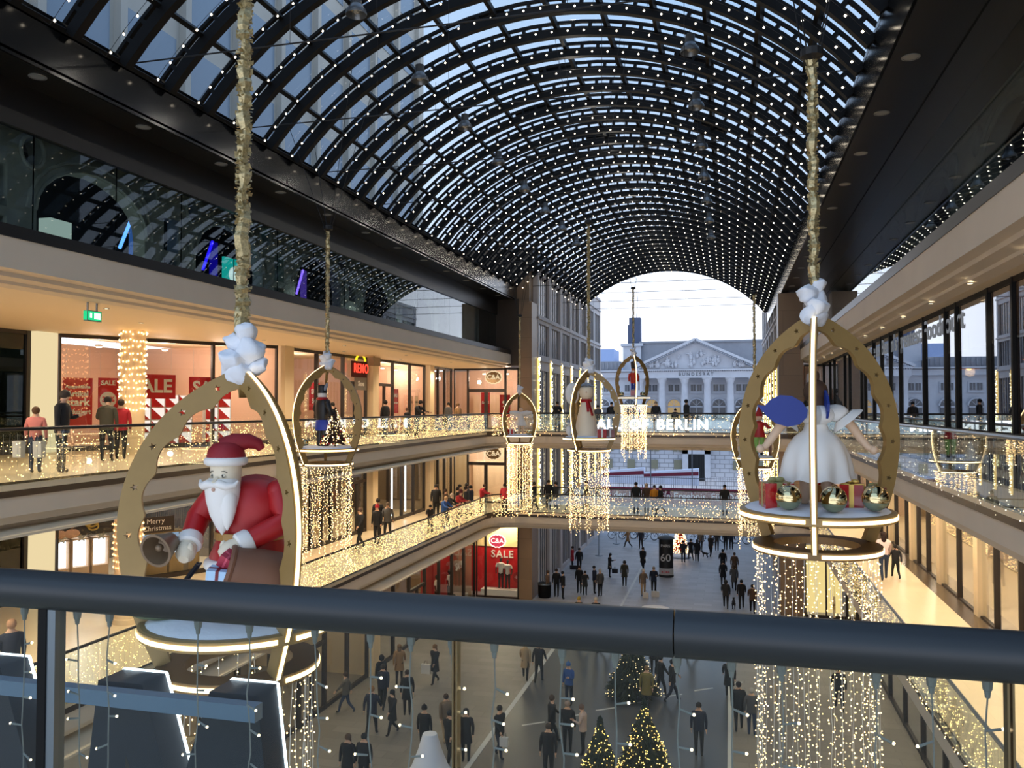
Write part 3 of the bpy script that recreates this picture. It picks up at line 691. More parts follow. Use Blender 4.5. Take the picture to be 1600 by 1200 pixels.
for i in range(len(ml)-1): MB().box((0,ml[i+1]+.05,.1),(.012,ml[i]-.05,3.76)).build('glass_pane',M_MIRG2,t)
struct(MB().box((9.4,2,L2),(9.5,50,14.3)).build('wall_food_hall_back',mat('dim_brown_wall',(76,58,44),.7)))
M_LT=emit('foodcourt_letters',(150,154,160),.55)
t=thing('lettering_sign',"grey lettering Welcome to Berlin's greatest Foodcourt on the right upper glass front",'sign',(5.036,35.6,L2+3.45)); t.rotation_euler=FXN; xw=0
for wd in ("Welcome","to","Berlin's","greatest","Foodcourt"):
    me=text_mesh(wd,.72,.002,.008,'LEFT'); me.materials.clear(); me.materials.append(M_LT); o=link('word',me,t,(xw,0,0)); o.scale=(1.3,1,1); xw+=(max(v.co.x for v in me.vertices)+.2)*1.3
for i,y in enumerate((15,19.6,24,30)):
    t=thing('orange_pendant_lamp','warm orange lamp behind the right upper glass front','lamp',(7.6,y,L2+2.7),0,'orange lamps in the food hall'); MB().lathe([(.05,.3),(.3,.1),(.34,0)],14,cap=False).build('lamp_shade',mat('copper',(170,100,50),.4,metal=.6),t,True); MB().ball((0,0,.05),.1,8).build('bulb',emit('orange_glow',(255,190,110),12),t); MB().tube([(0,0,.3),(0,0,1.17)],.01,4).build('cord',M_WIRED,t); lamp('POINT',(0,0,-.1),60,(1,.6,.3),.15,parent=t)
tag(MB().box((8.8,13,L2+1.2),(9.3,17,L2+2.6)).build('glowing_counter',emit('orange_panel',(230,140,70),.9)),'glowing orange counter panel behind the right glass front','light panel')
# piers
struct(MB().box((-12.75,50.0,0),(-11.9,51.6,18.5)).build('wall_pier_left',M_PIER)); struct(MB().box((2.75,50.0,0),(4.1,51.6,18.5)).build('wall_pier_right',M_PIER))
# right corner lit shop at y=50 upper
front('storefront','small lit shop front with red posters at the end of the right upper gallery',(4.15,50),(5.1,50),L2,14.36,[],None,.05)
room(4.1,51,L2,5.4,52.5,14.36,M_PINK,'right_corner_shop'); shoplights([(4.6,51.2,14.0)],120,(1,.72,.5))
poster('red percent poster in the lit shop at the end of the right upper gallery',(4.85,50.5,L2+1.5),FY,.5,1.4,[('%',.4,.2)])
b=MB(); b.lathe([(.16,0),(.19,.5),(.14,1.0),(.20,1.4),(.12,1.55),(.06,1.62),(.05,1.7)],14).ball((0,0,1.85),.11,12,0,(.85,1,1.2)).tube([(.19,0,1.4),(.3,0,1.1),(.26,-.1,.8)],[.05,.04,.03],8).tube([(-.19,0,1.4),(-.28,0,1.1),(-.24,-.1,.8)],[.05,.04,.03],8)
o=tag(b.build('shop_mannequin',mat('black_mannequin',(24,26,24),.5),None,True,(4.35,49.2,L2+.0)),'black shop mannequin at the end of the right upper gallery','mannequin'); o.scale=(1.25,1.25,1.25)
# lower right corner: glowing shelves at the ground floor behind the light curtain
front('storefront','lit ground floor shop window with shelves behind the long light curtain',(4.1,49.9),(6.3,49.9),0,5.0,[1.1],None,.08)
shelf('book_shelf','brightly lit shelf of goods behind the long light curtain',(6.2,51.6,0),PI,2.1,3.8,9,9,[M_WHITE,M_RED,M_SHOPW,M_SHOE],back=emit('bright_shelf',(255,226,150),1.1)); shoplights([(5.2,50.6,4.5)],160)
room(4.1,50,L1,6.4,54,9.5,M_PINK,'right_corner_lower'); shoplights([(5.2,51.5,9.2)],160)
shelf('goods_shelf','shelf of bright goods at the end of the right lower gallery',(6.2,53.8,L1),PI,2.0,2.6,6,6,[M_RED,M_BLUE,M_WHITE,M_SHOE])
# street facades beyond the bridge ------------------------------------------
def street_facade(nm,lab,x,sgn,y0,y1,ztop,lights):
    """stone facade in the plane x, windows as recessed strips in groups; sgn=+1 faces +x"""
    t=thing(nm,lab,'building',(x,0,0)); bay=3.72; n=int((y1-y0)/bay); bay=(y1-y0)/n
    M_F=mat('grey_stone_facade',(196,190,190),.7,var=.05,scale=1.2); M_W=mat('facade_window',(38,42,50),.15,spec=.8); M_FB=mat('warm_facade_strip',(150,140,126),.7)
    bands=[(0.3,4.6),(5.9,9.3),(10.7,14.3),(15.3,17.35),(17.9,20.5)]
    w=MB(); th=.22
    w.box((-th-.25 if sgn>0 else th,y0,0),(-th if sgn>0 else th+.25,y1,ztop)); w.box((-th-8 if sgn>0 else th+.25,57,0),(-th-.25 if sgn>0 else th+8,y1,ztop))
    zs=[0]+[z for bd in bands for z in bd]+[ztop]
    for i in range(0,len(zs),2):
        a,c=zs[i],zs[i+1]
        if c>a: w.box((-th,y0,a),(0,y1,c)) if sgn>0 else w.box((0,y0,a),(th,y1,c))
    for k in range(n+1):
        y=y0+k*bay; w.box((-th,max(y0,y-.38),0),(0.03,min(y1,y+.38),ztop)) if sgn>0 else w.box((-.03,max(y0,y-.38),0),(th,min(y1,y+.38),ztop))
    for zz in (14.9,17.6,20.9,ztop-.3): w.box((-.02,y0,zz),(.12,y1,zz+.12)) if sgn>0 else w.box((-.12,y0,zz),(.02,y1,zz+.12))
    w.build('wall',M_F,t)
    for k in range(n):
        for a,c in bands:
            g=MB(); yy=y0+k*bay+.38; W=bay-.76
            g.box((-th+.05,yy,a),(-th+.08,yy+W,c)) if sgn>0 else g.box((th-.08,yy,a),(th-.05,yy+W,c))
            for j in range(1,5):
                yj=yy+W*j/5; g.box((-th,yj-.05,a),(-.10,yj+.05,c),1) if sgn>0 else g.box((.10,yj-.05,a),(th,yj+.05,c),1)
            g.build('window',[M_W,M_F],t)
    for k in range(lights):
        y=y0+k*bay; b=MB(); xx=.06*sgn
        b.box((min(.03*sgn,.09*sgn),y-.22,5.6),(max(.03*sgn,.09*sgn),y+.22,15.05))
        o=tag(b.build('light_column',emit('light_column_glow',(255,214,130),1.5),None,False,(x,0,0)),'tall column of warm fairy lights on the street facade','light column','light columns on the %s street facade'%('left' if sgn>0 else 'right'))
        c=MB()
        for i in range(110): c.bulb((xx*2.2,y+U(-.24,.24),U(5.6,15.1)),.035,0)
        tag(c.build('fairy_lights',emit('bright_fairy',(255,240,190),9),o))
    return t
street_facade('office_building','grey stone office building with tall window strips left of the street',-11.9,1,51.6,78.2,22.2,8)
street_facade('office_building','grey stone office building with light columns right of the street',3.0,-1,51.6,80,22.2,7)
b=MB().box((-22,50.6,18.5),(-12.2,52,22)); struct(b.build('wall_over_pier',M_PIER))
# tall buildings seen through the vault
def tower(nm,lab,x0,y0,x1,y1,z1,m,face,bay=3.3,fl=3.6,z0=20,lit=()):
    t=thing(nm,lab,'building',(0,0,0)); MB().box((x0,y0,z0),(x1,y1,z1)).build('wall',m,t); mw=mat('tower_window',(128,146,164),.2,spec=.8); ml_=emit('lit_office',(255,214,130),1.6)
    xx=x1 if face>0 else x0; k=0; y=y0+1
    while y+bay<y1:
        z=z0+1.5
        while z+fl<z1:
            MB().box((xx-.05*face if face>0 else xx-.06,y+.5,z),(xx+.06 if face>0 else xx+.05,y+bay-.5,z+fl-1.1)).build('window',ml_ if (k in lit) else mw,t); k+=1; z+=fl
        y+=bay
        MB().box((min(xx,xx+face*.35),y-.2,z0),(max(xx,xx+face*.35),y+.2,z1)).build('pilaster',m,t) if bay>3 else None
    return t
tower('tower_block','pale beige tower with window rows seen through the left of the glass vault',-34,-6,-24.5,64,47,mat('pale_beige_tower',(196,192,182),.8,var=.05,scale=.5),1,4.2,4.2,lit=())
tower('tower_block','grey glass block glimpsed through the right edge of the vault',12,0,20,44,34,mat('grey_tower',(120,128,130),.6),-1,5,4.5)

tag(MB().box((-15.4,50.6,0),(-12.9,51.3,.35)).build('display_plinth',M_WHITE),'low white display plinth in the ground floor sale window','plinth'); tag(MB().box((-16.75,44.6,0),(-15.85,49.4,.35)).build('display_plinth',M_WHITE),'low white display plinth in the ground floor side window','plinth')
# mannequins in the ground floor window
def manne(lab,x,y,z,shirt,rz=0,s=1):
    t=thing('shop_mannequin',lab,'mannequin',(x,y,z),rz); t.scale=(s,)*3
    b=MB(); b.lathe([(.12,.85),(.15,.95),(.13,1.1),(.17,1.32),(.19,1.42),(.07,1.47)],14,sy=.65)
    for q in (-1,1): b.tube([(q*.18,0,1.40),(q*.25,0,1.22)],[.065,.07],8)
    b.build('shirt',shirt,t,True)
    b=MB(); b.tube([(0,0,1.45),(0,0,1.55)],.045,8).ball((0,0,1.62),.09,12,0,(.85,1,1.2))
    for q in (-1,1): b.tube([(q*.25,0,1.24),(q*.27,-.03,1.05),(q*.24,-.08,.85)],[.04,.035,.03],8)
    b.build('limbs',M_SHOE,t,True)
    b=MB()
    for q in (-1,1): b.tube([(q*.08,0,.9),(q*.09,0,.5),(q*.10,0,.05)],[.09,.065,.045],8)
    b.build('trousers',mat('mannequin_trousers',(40,34,36),.7),t,True)
manne('left one of two mannequins in white shirts before the red backdrop',-14.15,50.9,.35,M_WHITE,0,1.15); manne('right one of two mannequins in white shirts before the red backdrop',-13.7,50.9,.35,M_WHITE,0,1.08)
manne('mannequin in a white shirt in the side window of the ground floor corner',-16.2,46.8,.35,M_WHITE,PI/2,1.1); manne('mannequin in a pale shirt deeper in the side window of the ground floor corner',-16.4,45.2,.35,M_WHITE,PI/2,1.1)  # solid figures standing in for two reflections in the side window
struct(MB().box((-17.0,44.2,.1),(-16.95,49.5,2.9)).build('wall_red_side_backdrop',M_RED))
# ================================================================== PARLIAMENT BUILDING AT THE END OF THE STREET
def parliament():
    M_S=mat('grey_sandstone',(186,188,196),.8,var=.08,scale=.8); M_SD=mat('dark_sandstone',(140,142,150),.85,var=.1,scale=.8)
    M_R=stone('rusticated_stone',(176,178,186),(1.3,.62),.05,.05,.8,.45,'XZ'); M_G=mat('parliament_window',(52,60,74),.2,spec=.8); M_GL=emit('lit_parliament_window',(220,190,140),.55)
    t=thing('parliament_building','grey neoclassical building with columns and a sculpted pediment closing the street','building',(-4.65,120,0))
    X=lambda x:x+4.65
    b=MB(); b.box((-30,1.2,0),(30,14,10.0)); b.build('lower_wall',M_R,t)
    b=MB(); b.box((-30,2.2,10),(30,14,17.2)); b.box((-30,1.0,9.7),(30,2.4,10.05)); b.box((-8.9,.2,8.7),(8.9,1.6,9.8)); b.build('upper_wall',M_S,t)
    b=MB(); b.box((-8.7,-.2,15.95),(8.7,2.4,16.9)).box((-30,1.6,16.1),(30,2.4,16.9)); b.box((-9.0,-.55,17.0),(9.0,2.4,17.22)).box((-30,1.2,17.0),(30,2.4,17.2))
    for i in range(60): b.box((-8.8+i*.3,-.4,16.85),(-8.66+i*.3,-.1,17.0))
    b.build('entablature',M_S,t)
    put_text('inscription','BUNDESRAT',.62,(0.05,-.22,16.45),FY,mat('inscription_dark',(70,74,84),.7),t,.01,.006,space=1.55)
    b=MB()
    b.prism([(-8.0,17.3),(8.0,17.3),(0,21.05)],'y',.35,2.6)
    b.build('pediment_field',M_S,t)
    b=MB(); b.beam((-9.1,0,17.3),(0,0,21.45),1.5,.34,up=(0,0,1)); b.beam((0,0,21.45),(9.1,0,17.3),1.5,.34)
    for i in range(28):
        f=(i+.5)/28; b.box((-8.7+8.7*f-.08,-.5,17.1+4.1*f-.05),(-8.7+8.7*f+.08,-.1,17.1+4.1*f+.1)); b.box((8.7-8.7*f-.08,-.5,17.1+4.1*f-.05),(8.7-8.7*f+.08,-.1,17.1+4.1*f+.1))
    b.build('pediment_cornice',M_S,t)
    b=MB(); random.seed(11)
    for i in range(46):
        x=U(-6.6,6.6); hm=3.3*(1-abs(x)/8)-.35; z=17.45+U(0,max(.1,hm-.7)); s=U(.2,.34)
        b.ball((x,.15,z+s),s,7,0,(.8,.7,1.5)); b.ball((x+U(-.1,.1),.05,z+s*2.6),s*.5,6)
        b.tube([(x,.1,z+s*1.5),(x+U(-.7,.7),.05,z+s*U(.5,2.6))],[.1,.05],5)
    b.build('relief_figures',M_S,t,True)
    for i in range(6):
        x=-7.93+i*3.172; b=MB(); b.lathe([(.62,9.9),(.62,10.1),(.52,10.2),(.5,10.3),(.5,12.5),(.43,15.1),(.45,15.15)],20,(x,.55,0))
        b.lathe([(.43,15.1),(.5,15.3),(.56,15.5),(.68,15.8),(.7,15.9)],16,(x,.55,0)); b.box((x-.68,-.12,15.82),(x+.68,1.2,15.97)); b.build('column',M_S,t,True)
    xs=[-9.51+i*3.172 for i in range(7)]+[-13.5,-17,-21,-25,12.7,16,19.5,23]
    for i,x in enumerate(xs):
        f=MB().box((x-.95,2.05,13.9),(x+.95,2.25,15.25)).box((x-1.0,1.98,13.75),(x+1.0,2.25,13.9)); w_=f.build('window_frame',M_S,t)
        for q in (-1,1): MB().box((x+q*.43-.33,1.98,14.1),(x+q*.43+.33,2.04,15.05)).box((x+q*.43-.02,1.96,14.1),(x+q*.43+.02,1.98,15.05),1).build('pane',[M_G,M_S],w_)
        b=MB(); pts=[(x-.86,10.2),(x+.86,10.2),(x+.86,12.0)]+[(x+.86*math.cos(a*PI/10),12.0+.86*math.sin(a*PI/10)) for a in range(1,10)]+[(x-.86,12.0)]
        b.prism(pts,'y',1.9,2.24,1 if i in (1,2) else 0); 
        b.box((x-.9,1.8,11.75),(x+.9,1.95,11.95),2); b.tube([(x+1.02*math.cos(a*PI/12),1.9,12.0+1.02*math.sin(a*PI/12)) for a in range(13)],.13,5,2)
        for a in (45,90,135): b.beam((x,1.85,12.0),(x+.82*math.cos(math.radians(a)),1.85,12+.82*math.sin(math.radians(a))),.05,.05,2)
        b.box((x-.03,1.82,10.2),(x+.03,1.9,11.8),2)
        b.build('arched_window',[M_G,M_GL,M_S],t)
    M_LW=mat('lower_window',(120,118,100),.3,spec=.6)
    for i,x in enumerate((-12.6,-9.3,-6.0,-2.6,6.6-1.0,9.0,12.3,15.6,-15.9)):
        b=MB(); b.box((x-.72,1.0,5.4),(x+.72,1.25,8.2)); b.box((x-.95,.95,8.2),(x+.95,1.25,8.45),1).box((x-.03,.97,5.4),(x+.03,1.0,8.2),1).box((x-.72,.97,7.3),(x+.72,1.0,7.36),1); b.build('ground_window',[M_LW,M_S],t)
        b=MB(); b.box((x-.55,1.0,2.9),(x+.55,1.25,4.2)); b.build('basement_window',[M_LW],t)
    b=MB(); b.box((-1.95,.6,1.3),(-1.15,1.3,6.0)).box((1.15,.6,1.3),(1.95,1.3,6.0)).box((-1.95,.6,5.1),(1.95,1.3,6.0)).box((-2.2,.4,6.0),(2.2,1.3,6.25)); b.build('door_surround',M_S,t)
    b=MB(); b.box((-1.15,1.0,1.3),(1.15,1.2,5.1)); b.build('door',mat('black_door',(34,36,40),.5),t)
    g=MB()
    for i in range(12): g.box((-1.1+i*.2,.85,1.3),(-1.06+i*.2,.89,4.9))
    g.build('gate',M_BLACK,t)
    b=MB(); b.box((-8.2,4.5,17.2),(14,10,21.5)).box((-8.4,4.3,21.3),(14.2,10.2,21.6)); b.build('attic_block',M_SD,t)
    b=MB(); b.box((-10.8,4,17.2),(-8.1,8,20.9)).box((-11.1,3.7,20.9),(-7.8,8.3,21.3)); b.build('chimney_base',M_S,t)
    b=MB(); b.box((-10.2,5,21.3),(-8.3,7,24.2)).box((-10.0,5.1,24.2),(-8.3,7,25.3)); b.build('chimney',mat('slate_blue',(72,82,108),.8),t)
    b=MB(); b.box((9.5,5,21.3),(11.5,7,25.3)); b.build('chimney',MATS['slate_blue'],t)
    b=MB(); b.box((-30,2.6,17.2),(-11,4,18.6)); 
    for i in range(30): b.box((-30+i*.63,2.45,17.4),(-29.8+i*.63,2.6,18.4))
    b.build('roof_parapet',M_SD,t)
    for x in (-9.4,-9.9): pass
    MB().tube([(-9.0,6,25.3),(-8.7,6,29)],.03,4).build('antenna',M_BLACK,t)
parliament()
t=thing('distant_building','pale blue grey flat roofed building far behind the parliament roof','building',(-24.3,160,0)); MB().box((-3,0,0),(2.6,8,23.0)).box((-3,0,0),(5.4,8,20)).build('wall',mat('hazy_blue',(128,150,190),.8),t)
# forecourt: banner, fence, kiosks
t=thing('banner','long maroon banner reading Länder. Ergebnis. Für Deutschland.','banner',(-6,95,0))
MB().box((-12,.05,0),(12,.12,.95)).build('barrier',MATS.get('railing_base') or mat('railing_base',(120,120,126),.8),t); MB().box((-12,-.05,.9),(12,.05,2.7)).build('cloth',mat('maroon_cloth',(112,30,52),.8),t)
put_text('lettering','Vielfalt der Länder. Ein Ergebnis. Für Deutschland.',1.05,(.5,-.08,1.8),FY,mat('banner_white',(220,214,220),.7),t,.01,.004)
t=thing('street_railing','grey metal railing on the forecourt behind the maroon banner','railing',(-4.6,101,0)); MB().box((-14,-.1,0),(14,.1,1.62)).build('base_wall',mat('railing_base',(120,120,126),.8),t); b=MB(); b.box((-14,-.03,3.3),(14,.03,3.36)).box((-14,-.03,1.9),(14,.03,1.96))
for i in range(112): b.box((-14+i*.25,-.015,1.6),(-13.97+i*.25,.015,3.5))
b.build('railing_bars',mat('railing_grey',(84,88,98),.5),t)
for (x,w_,l) in ((-13.2,5.2,'white canopy with a maroon stripe, left one behind the railing'),(-7.2,6.8,'white canopy with a maroon stripe, right one behind the railing')):
    t=thing('market_canopy',l,'canopy',(x,106,1.0)); MB().prism([(-w_/2,1.2),(w_/2,1.0),(w_/2,3.1),(-w_/2,2.5)],'y',-.2,1.4).build('canopy_cloth',mat('canopy_white',(214,216,232),.7),t); MB().prism([(-w_/2,2.0),(w_/2,2.3),(w_/2,2.75),(-w_/2,2.35)],'y',-.26,-.2).build('stripe',mat('maroon_cloth',(112,30,52),.8),t)
    b=MB()
    for q in (-.46,0,.46): b.box((q*w_-.05,.2,-1.0),(q*w_+.05,.3,1.3))
    b.build('post',M_STEEL,t)
for x,l in ((-9.1,'left'),(-4.3,'right')): tag(MB().tube([(x,99,0),(x,99,9)],.07,6).build('flag_pole',mat('railing_grey',(84,88,98),.5)),'slim grey pole in front of the parliament door, %s one of two'%l,'pole')
# ================================================================== BALUSTRADES
def post_rail(nm,lab,path,z,h=1.05,rail=M_DARK,seg=2.4,grp=None,skip_ends=False):
    t=thing(nm,lab,'balustrade',(path[0][0],path[0][1],z),0,grp); ox,oy=path[0]
    P=[Vector((x-ox,y-oy,0)) for x,y in path]
    MB().tube([p+Vector((0,0,h)) for p in P],.035,8).build('handrail',rail,t,True)
    # resample for panels
    for i in range(len(P)-1):
        a,c=P[i],P[i+1]; L=(c-a).length; n=max(1,round(L/seg))
        for k in range(n):
            p=a+(c-a)*(k/n); q=a+(c-a)*((k+1)/n); d=(q-p).normalized()
            b=MB(); s=Vector((-d.y,d.x,0))*.008; p2=p+d*.015; q2=q-d*.015
            b.add([p2-s,q2-s,q2+s,p2+s]+[v+Vector((0,0,h-.03)) for v in (p2-s,q2-s,q2+s,p2+s)],[(0,1,2,3),(4,5,6,7),(0,1,5,4),(1,2,6,5),(2,3,7,6),(3,0,4,7)]); b.build('glass_panel',M_BALG,t)
    return t
def net(nm,lab,p,q,z0,z1,n,grp,out=(0,0),r=.011,skew=1.0,m=None):
    """curtain of fairy lights hung over a balustrade from p to q"""
    a=Vector((p[0]+out[0],p[1]+out[1],0)); c=Vector((q[0]+out[0],q[1]+out[1],0)); L=(c-a).length; b=MB(); d=(c-a)/L
    k=int(L/.16)
    for i in range(k):
        f=(i+.5)*.16; h=z1-z0; drop=h*U(.55,1.0)
        p0=a+d*f; pts=[p0+Vector((U(-.01,.01),U(-.01,.01),z1-drop*j/4)) for j in range(5)]
        b.tube(pts,.0022,3,0,cap=False)
    for i in range(n):
        f=U(0,L); z=z1-(z1-z0)*U(0,1)**skew; o=a+d*f; rr=r*U(.7,1.25)
        b.bulb((o.x+U(-.02,.02),o.y+U(-.02,.02),z),rr,1)
    return tag(b.build(nm,[M_WIRE,m or M_BULB]),lab,'light curtain',grp)
NR=1.6
rim=edge()
left=[(XL+.06,2.2)]+[(XL+.06,YB-NR)]; corner=[(x+(.06 if x<0 else -.06),y) for x,y in arc(XL+NR,YB-NR,NR,180,90,4)]; 
for lev,ln,lnm in ((L2,'upper','second'),(L1,'lower','first')):
    y0=2.3 if lev==L2 else -2
    post_rail('glass_balustrade','long glass balustrade with dark handrail along the %s left gallery'%ln,[(XL+.08,y0),(XL+.08,YB-NR)]+[(x+.06,y-.06) for x,y in arc(XL+NR,YB-NR,NR,180,90,4)],lev)
    post_rail('glass_balustrade','glass balustrade with dark handrail on the near side of the %s far bridge'%ln,[(XL+NR,YB+.08),(XR-NR,YB+.08)],lev)
    post_rail('glass_balustrade','glass balustrade on the rear side of the %s far bridge'%ln,[(-11.8,50.1),(2.7,50.1)],lev)
    post_rail('glass_balustrade','glass balustrade with steel handrail along the %s right gallery'%ln,[(x-.06,y-.06) for x,y in arc(XR-NR,YB-NR,NR,90,0,4)]+[(XR-.08,YB-NR),(XR-.08,y0)],lev,rail=M_STEEL)
# fairy light curtains over the balustrades (one thing per glass panel length)
random.seed(3)
def nets(lev,dens):
    g={L2:'upper',L1:'lower'}[lev]
    y=3.0 if lev==L2 else 2.0; i=0
    while y<YB-NR-.1:
        y2=min(y+3.2,YB-NR)
        n=int((y2-y)*dens(y)); 
        net('light_curtain','fairy light curtain over the %s left gallery balustrade'%g,(XL-.0,y),(XL-.0,y2),lev-.18,lev+.96,n,'light curtains of the %s left gallery'%g,(-.03 if 0 else -.05+.0,0),.010 if y<16 else .0115)
        y=y2
    for x0 in (-11.6,-8.6,-5.6,-2.6,.3):
        net('light_curtain','fairy light curtain over the %s far bridge balustrade'%g,(x0,YB),(min(x0+3,XR-NR),YB),lev-.2,lev+.96,80 if lev==L2 else 150,'light curtains of the %s far bridge'%g,(0,-.06),.014)
    net('light_curtain','fairy light curtain round the left corner of the %s far bridge'%g,(XL+.3,YB-1.3),(XL+1.5,YB-.2),lev-.2,lev+.96,150,'light curtains of the %s far bridge'%g,(0,0),.016)
nets(L2,lambda y:90 if y<24 else (120 if y<30 else 150)); nets(L1,lambda y:110 if y<18 else 190)
y=6.0
while y<44:
    net('light_curtain','fairy light curtain on the upper right gallery edge',(XR+.05,y),(XR+.05,y+3.8),L2-.16,L2+.96,90,'light curtains of the upper right gallery',(-.09,0),.009,1.0,emit('dim_bulb',(255,236,205),4))
    net('light_curtain','fairy light curtain over the lower right gallery balustrade',(XR+.05,y),(XR+.05,y+3.8),L1-.2,L1+.96,int(160+y*8),'light curtains of the lower right gallery',(-.09,0),.012)
    y+=3.8
# pillar with lights, upper left gallery
o=tag(MB().lathe([(.36,0),(.36,3.9)],28).build('round_pillar',M_BEIGE,None,True,(-18.1,22.0,L2)),'round beige pillar wrapped in fairy lights in front of the shoe shop','pillar')
b=MB()
for i in range(22):
    a=i*2*PI/22
    b.tube([(.39*math.cos(a),.39*math.sin(a),3.8),(.39*math.cos(a),.39*math.sin(a),U(1.1,1.4))],.004,3,0,cap=False)
    for k in range(12): b.bulb((.40*math.cos(a+U(-.1,.1)),.40*math.sin(a+U(-.1,.1)),3.75-k*.215+U(-.05,.05)),.028,1)
tag(b.build('wrapped_lights',[M_WIRE,emit('big_warm_bulb',(255,205,140),9)],o))
o=tag(MB().lathe([(.38,0),(.40,.0),(.40,.14),(.36,.16),(.36,3.6)],28).build('round_pillar',M_BEIGE,None,True,(-16.45,19.9,L1)),'round beige pillar with light strings in front of the jewellery shop, lower gallery','pillar')
b=MB()
for i in range(20):
    a=i*2*PI/20
    b.tube([(.38*math.cos(a),.38*math.sin(a),3.5),(.38*math.cos(a),.38*math.sin(a),1.5)],.004,3,0,cap=False)
    for k in range(12): b.bulb((.39*math.cos(a+U(-.1,.1)),.39*math.sin(a+U(-.1,.1)),3.45-k*.17),.025,1)
tag(b.build('wrapped_lights',[M_WIRE,emit('amber_bulb',(255,180,110),7)],o))
# exit sign
t=thing('exit_sign','green illuminated exit sign hanging from the upper left gallery ceiling','sign',(-14.1,15.8,14.05))
MB().box((-.05,-.22,-.12),(.05,.22,.12)).build('housing',mat('sign_housing',(110,140,130),.5),t); MB().box((.05,-.2,-.1),(.06,.2,.1)).box((-.2+.16,-.24,-.1),(.04,-.22,.1)).build('green_face',emit('exit_green',(40,200,130),1.3),t)
MB().box((.06,-.02,-.07),(.064,.17,.07)).box((.06,-.15,-.05),(.064,-.09,.06)).build('pictogram',emit('exit_white',(220,255,240),1.6),t); MB().box((-.04,-.15,.12),(.0,-.13,.31)).box((-.04,.13,.12),(.0,.15,.31)).build('hanger',M_STEEL,t)
t=thing('loudspeaker_box','small beige box hanging from the ceiling by the red lit shop sign','speaker',(-16.4,36.4,14.1)); MB().box((-.15,-.4,-.2),(.15,.4,.2)).build('housing',mat('tan_box',(150,126,100),.6),t); MB().box((-.02,-.02,.2),(.02,.02,.28)).build('hanger',M_STEEL,t)
# blue neon and lit items behind the left upper glass
def glow(nm,lab,cat,a,b_,m): return tag(MB().box(a,b_).build(nm,m),lab,cat)
glow('lit_cube','pale glowing lampshade behind the upper left glass wall','lamp',(-15.95,16.1,15.22),(-15.6,16.75,16.48),emit('pale_glow',(190,214,205),.8))
for (y,z,c,l) in ((18.9,16.75,(90,150,255),'white blue'),(22.5,16.75,(30,20,230),'deep blue'),(28.2,16.75,(120,90,240),'violet')):
    t=thing('neon_sign',l+' neon stick beside a lit blue strip behind the upper left glass wall','sign',(-15.7,y,z)); MB().tube([(0,-.38,-.55),(0,.1,.42)],.045,6).build('neon_tube',emit('neon_%d'%c[0],c,3.5),t); MB().box((-.1,.08,-1.5),(0,.38,.42)).build('lit_strip',emit('neonstrip_%d'%c[0],tuple(int(v*.7) for v in c),.9),t)
t=thing('lit_poster','turquoise lit poster with a white dome behind the upper left glass wall','poster',(-15.7,23.75,16.45)); MB().box((-.08,-.5,-1.22),(-.02,-.42,-.4)).box((-.08,.42,-1.22),(-.02,.5,-.4)).build('stand',M_BLACK,t); MB().box((-.1,-.5,-.42),(0,.5,.36)).build('board',emit('turquoise_glow',(30,190,180),1.0),t); MB().lathe([(.26,0),(.26,.03)],20,(0.0,0,-.17),0,1,1,True,Matrix.Rotation(PI/2,3,'Y')).build('dome_picture',emit('dome_white',(225,255,250),1.2),t)
for y,l in ((46.5,'left'),(53,'right')): pass
# ================================================================== FAR BRIDGE LETTERS
def letters(nm,lab,txt,x0,y,z,h,m_face,back=False,sp=1.0,side=None):
    t=thing(nm,lab,'sign',(0,y,z)); x=x0
    return t
t=thing('letter_sign','white glowing letters MALL OF BERLIN on the far bridge balustrade','sign',(-7.88,45.82,L2+.44))
cu=[('M',.72),('A',.62),('L',.42),('L',.62),('O',.68),('F',.62),('B',.52),('E',.48),('R',.52),('L',.44),('I',.28),('N',.6)]
x=0.0; M_LETT=emit('letter_face_light',(248,250,255),3.2,True)
sp={'M':.70,'A':.64,'L':.50,'O':.72,'F':.50,'B':.56,'E':.50,'R':.56,'I':.28,'N':.66}
for i,ch in enumerate('MALL OF BERLIN'):
    if ch==' ': x+=.34; continue
    wch=sp[ch]*.92; z=0
    put_text('letter',ch,.78,(x+wch/2,0,0),FY,M_LETT,t,.04,.022); x+=wch
# near letters, seen from behind: A and M
def near_letter(nm,lab,poly,holes,x,y):
    t=thing(nm,lab,'sign letter',(x,y,L2+.0))
    me=curve_mesh([poly]+holes,.055); me.materials.append(mat('letter_back_dark',(34,40,52),.5)); o=link('letter_body',me,t); o.rotation_euler=(PI/2,0,0)
    b=MB(); n=len(poly); 
    for i in range(n):
        a,c=poly[i],poly[(i+1)%n]; b.beam((a[0],.060,a[1]),(c[0],.060,c[1]),.008,.008,up=(0,1,0))
    b.build('led_outline',M_LEDW,t); return t
# in mirrored view the M stands right of the A
near_letter('sign_letter','dark back of a big letter M outlined in white light below the near handrail',[(-.36,.0),(-.20,.0),(-.175,.42),(-.02,.04),(.02,.04),(.175,.42),(.20,.0),(.36,.0),(.28,.64),(.12,.64),(0,.28),(-.12,.64),(-.28,.64)],[],-1.64,2.25)
near_letter('sign_letter','dark back of a big letter A outlined in white light at the lower left corner',[(-.34,0),(-.17,0),(-.13,.12),(.13,.12),(.17,0),(.34,0),(.10,.65),(-.10,.65)],[[(-.08,.24),(0,.48),(.08,.24)]],-2.40,2.25)
tag(MB().box((-2.7,2.12,L2+.592),(-1.32,2.16,L2+.638)).build('mounting_rail',mat('bluegrey_rail',(112,134,156),.4,metal=.2)),'flat blue grey bar that carries the big letters below the near handrail','rail')
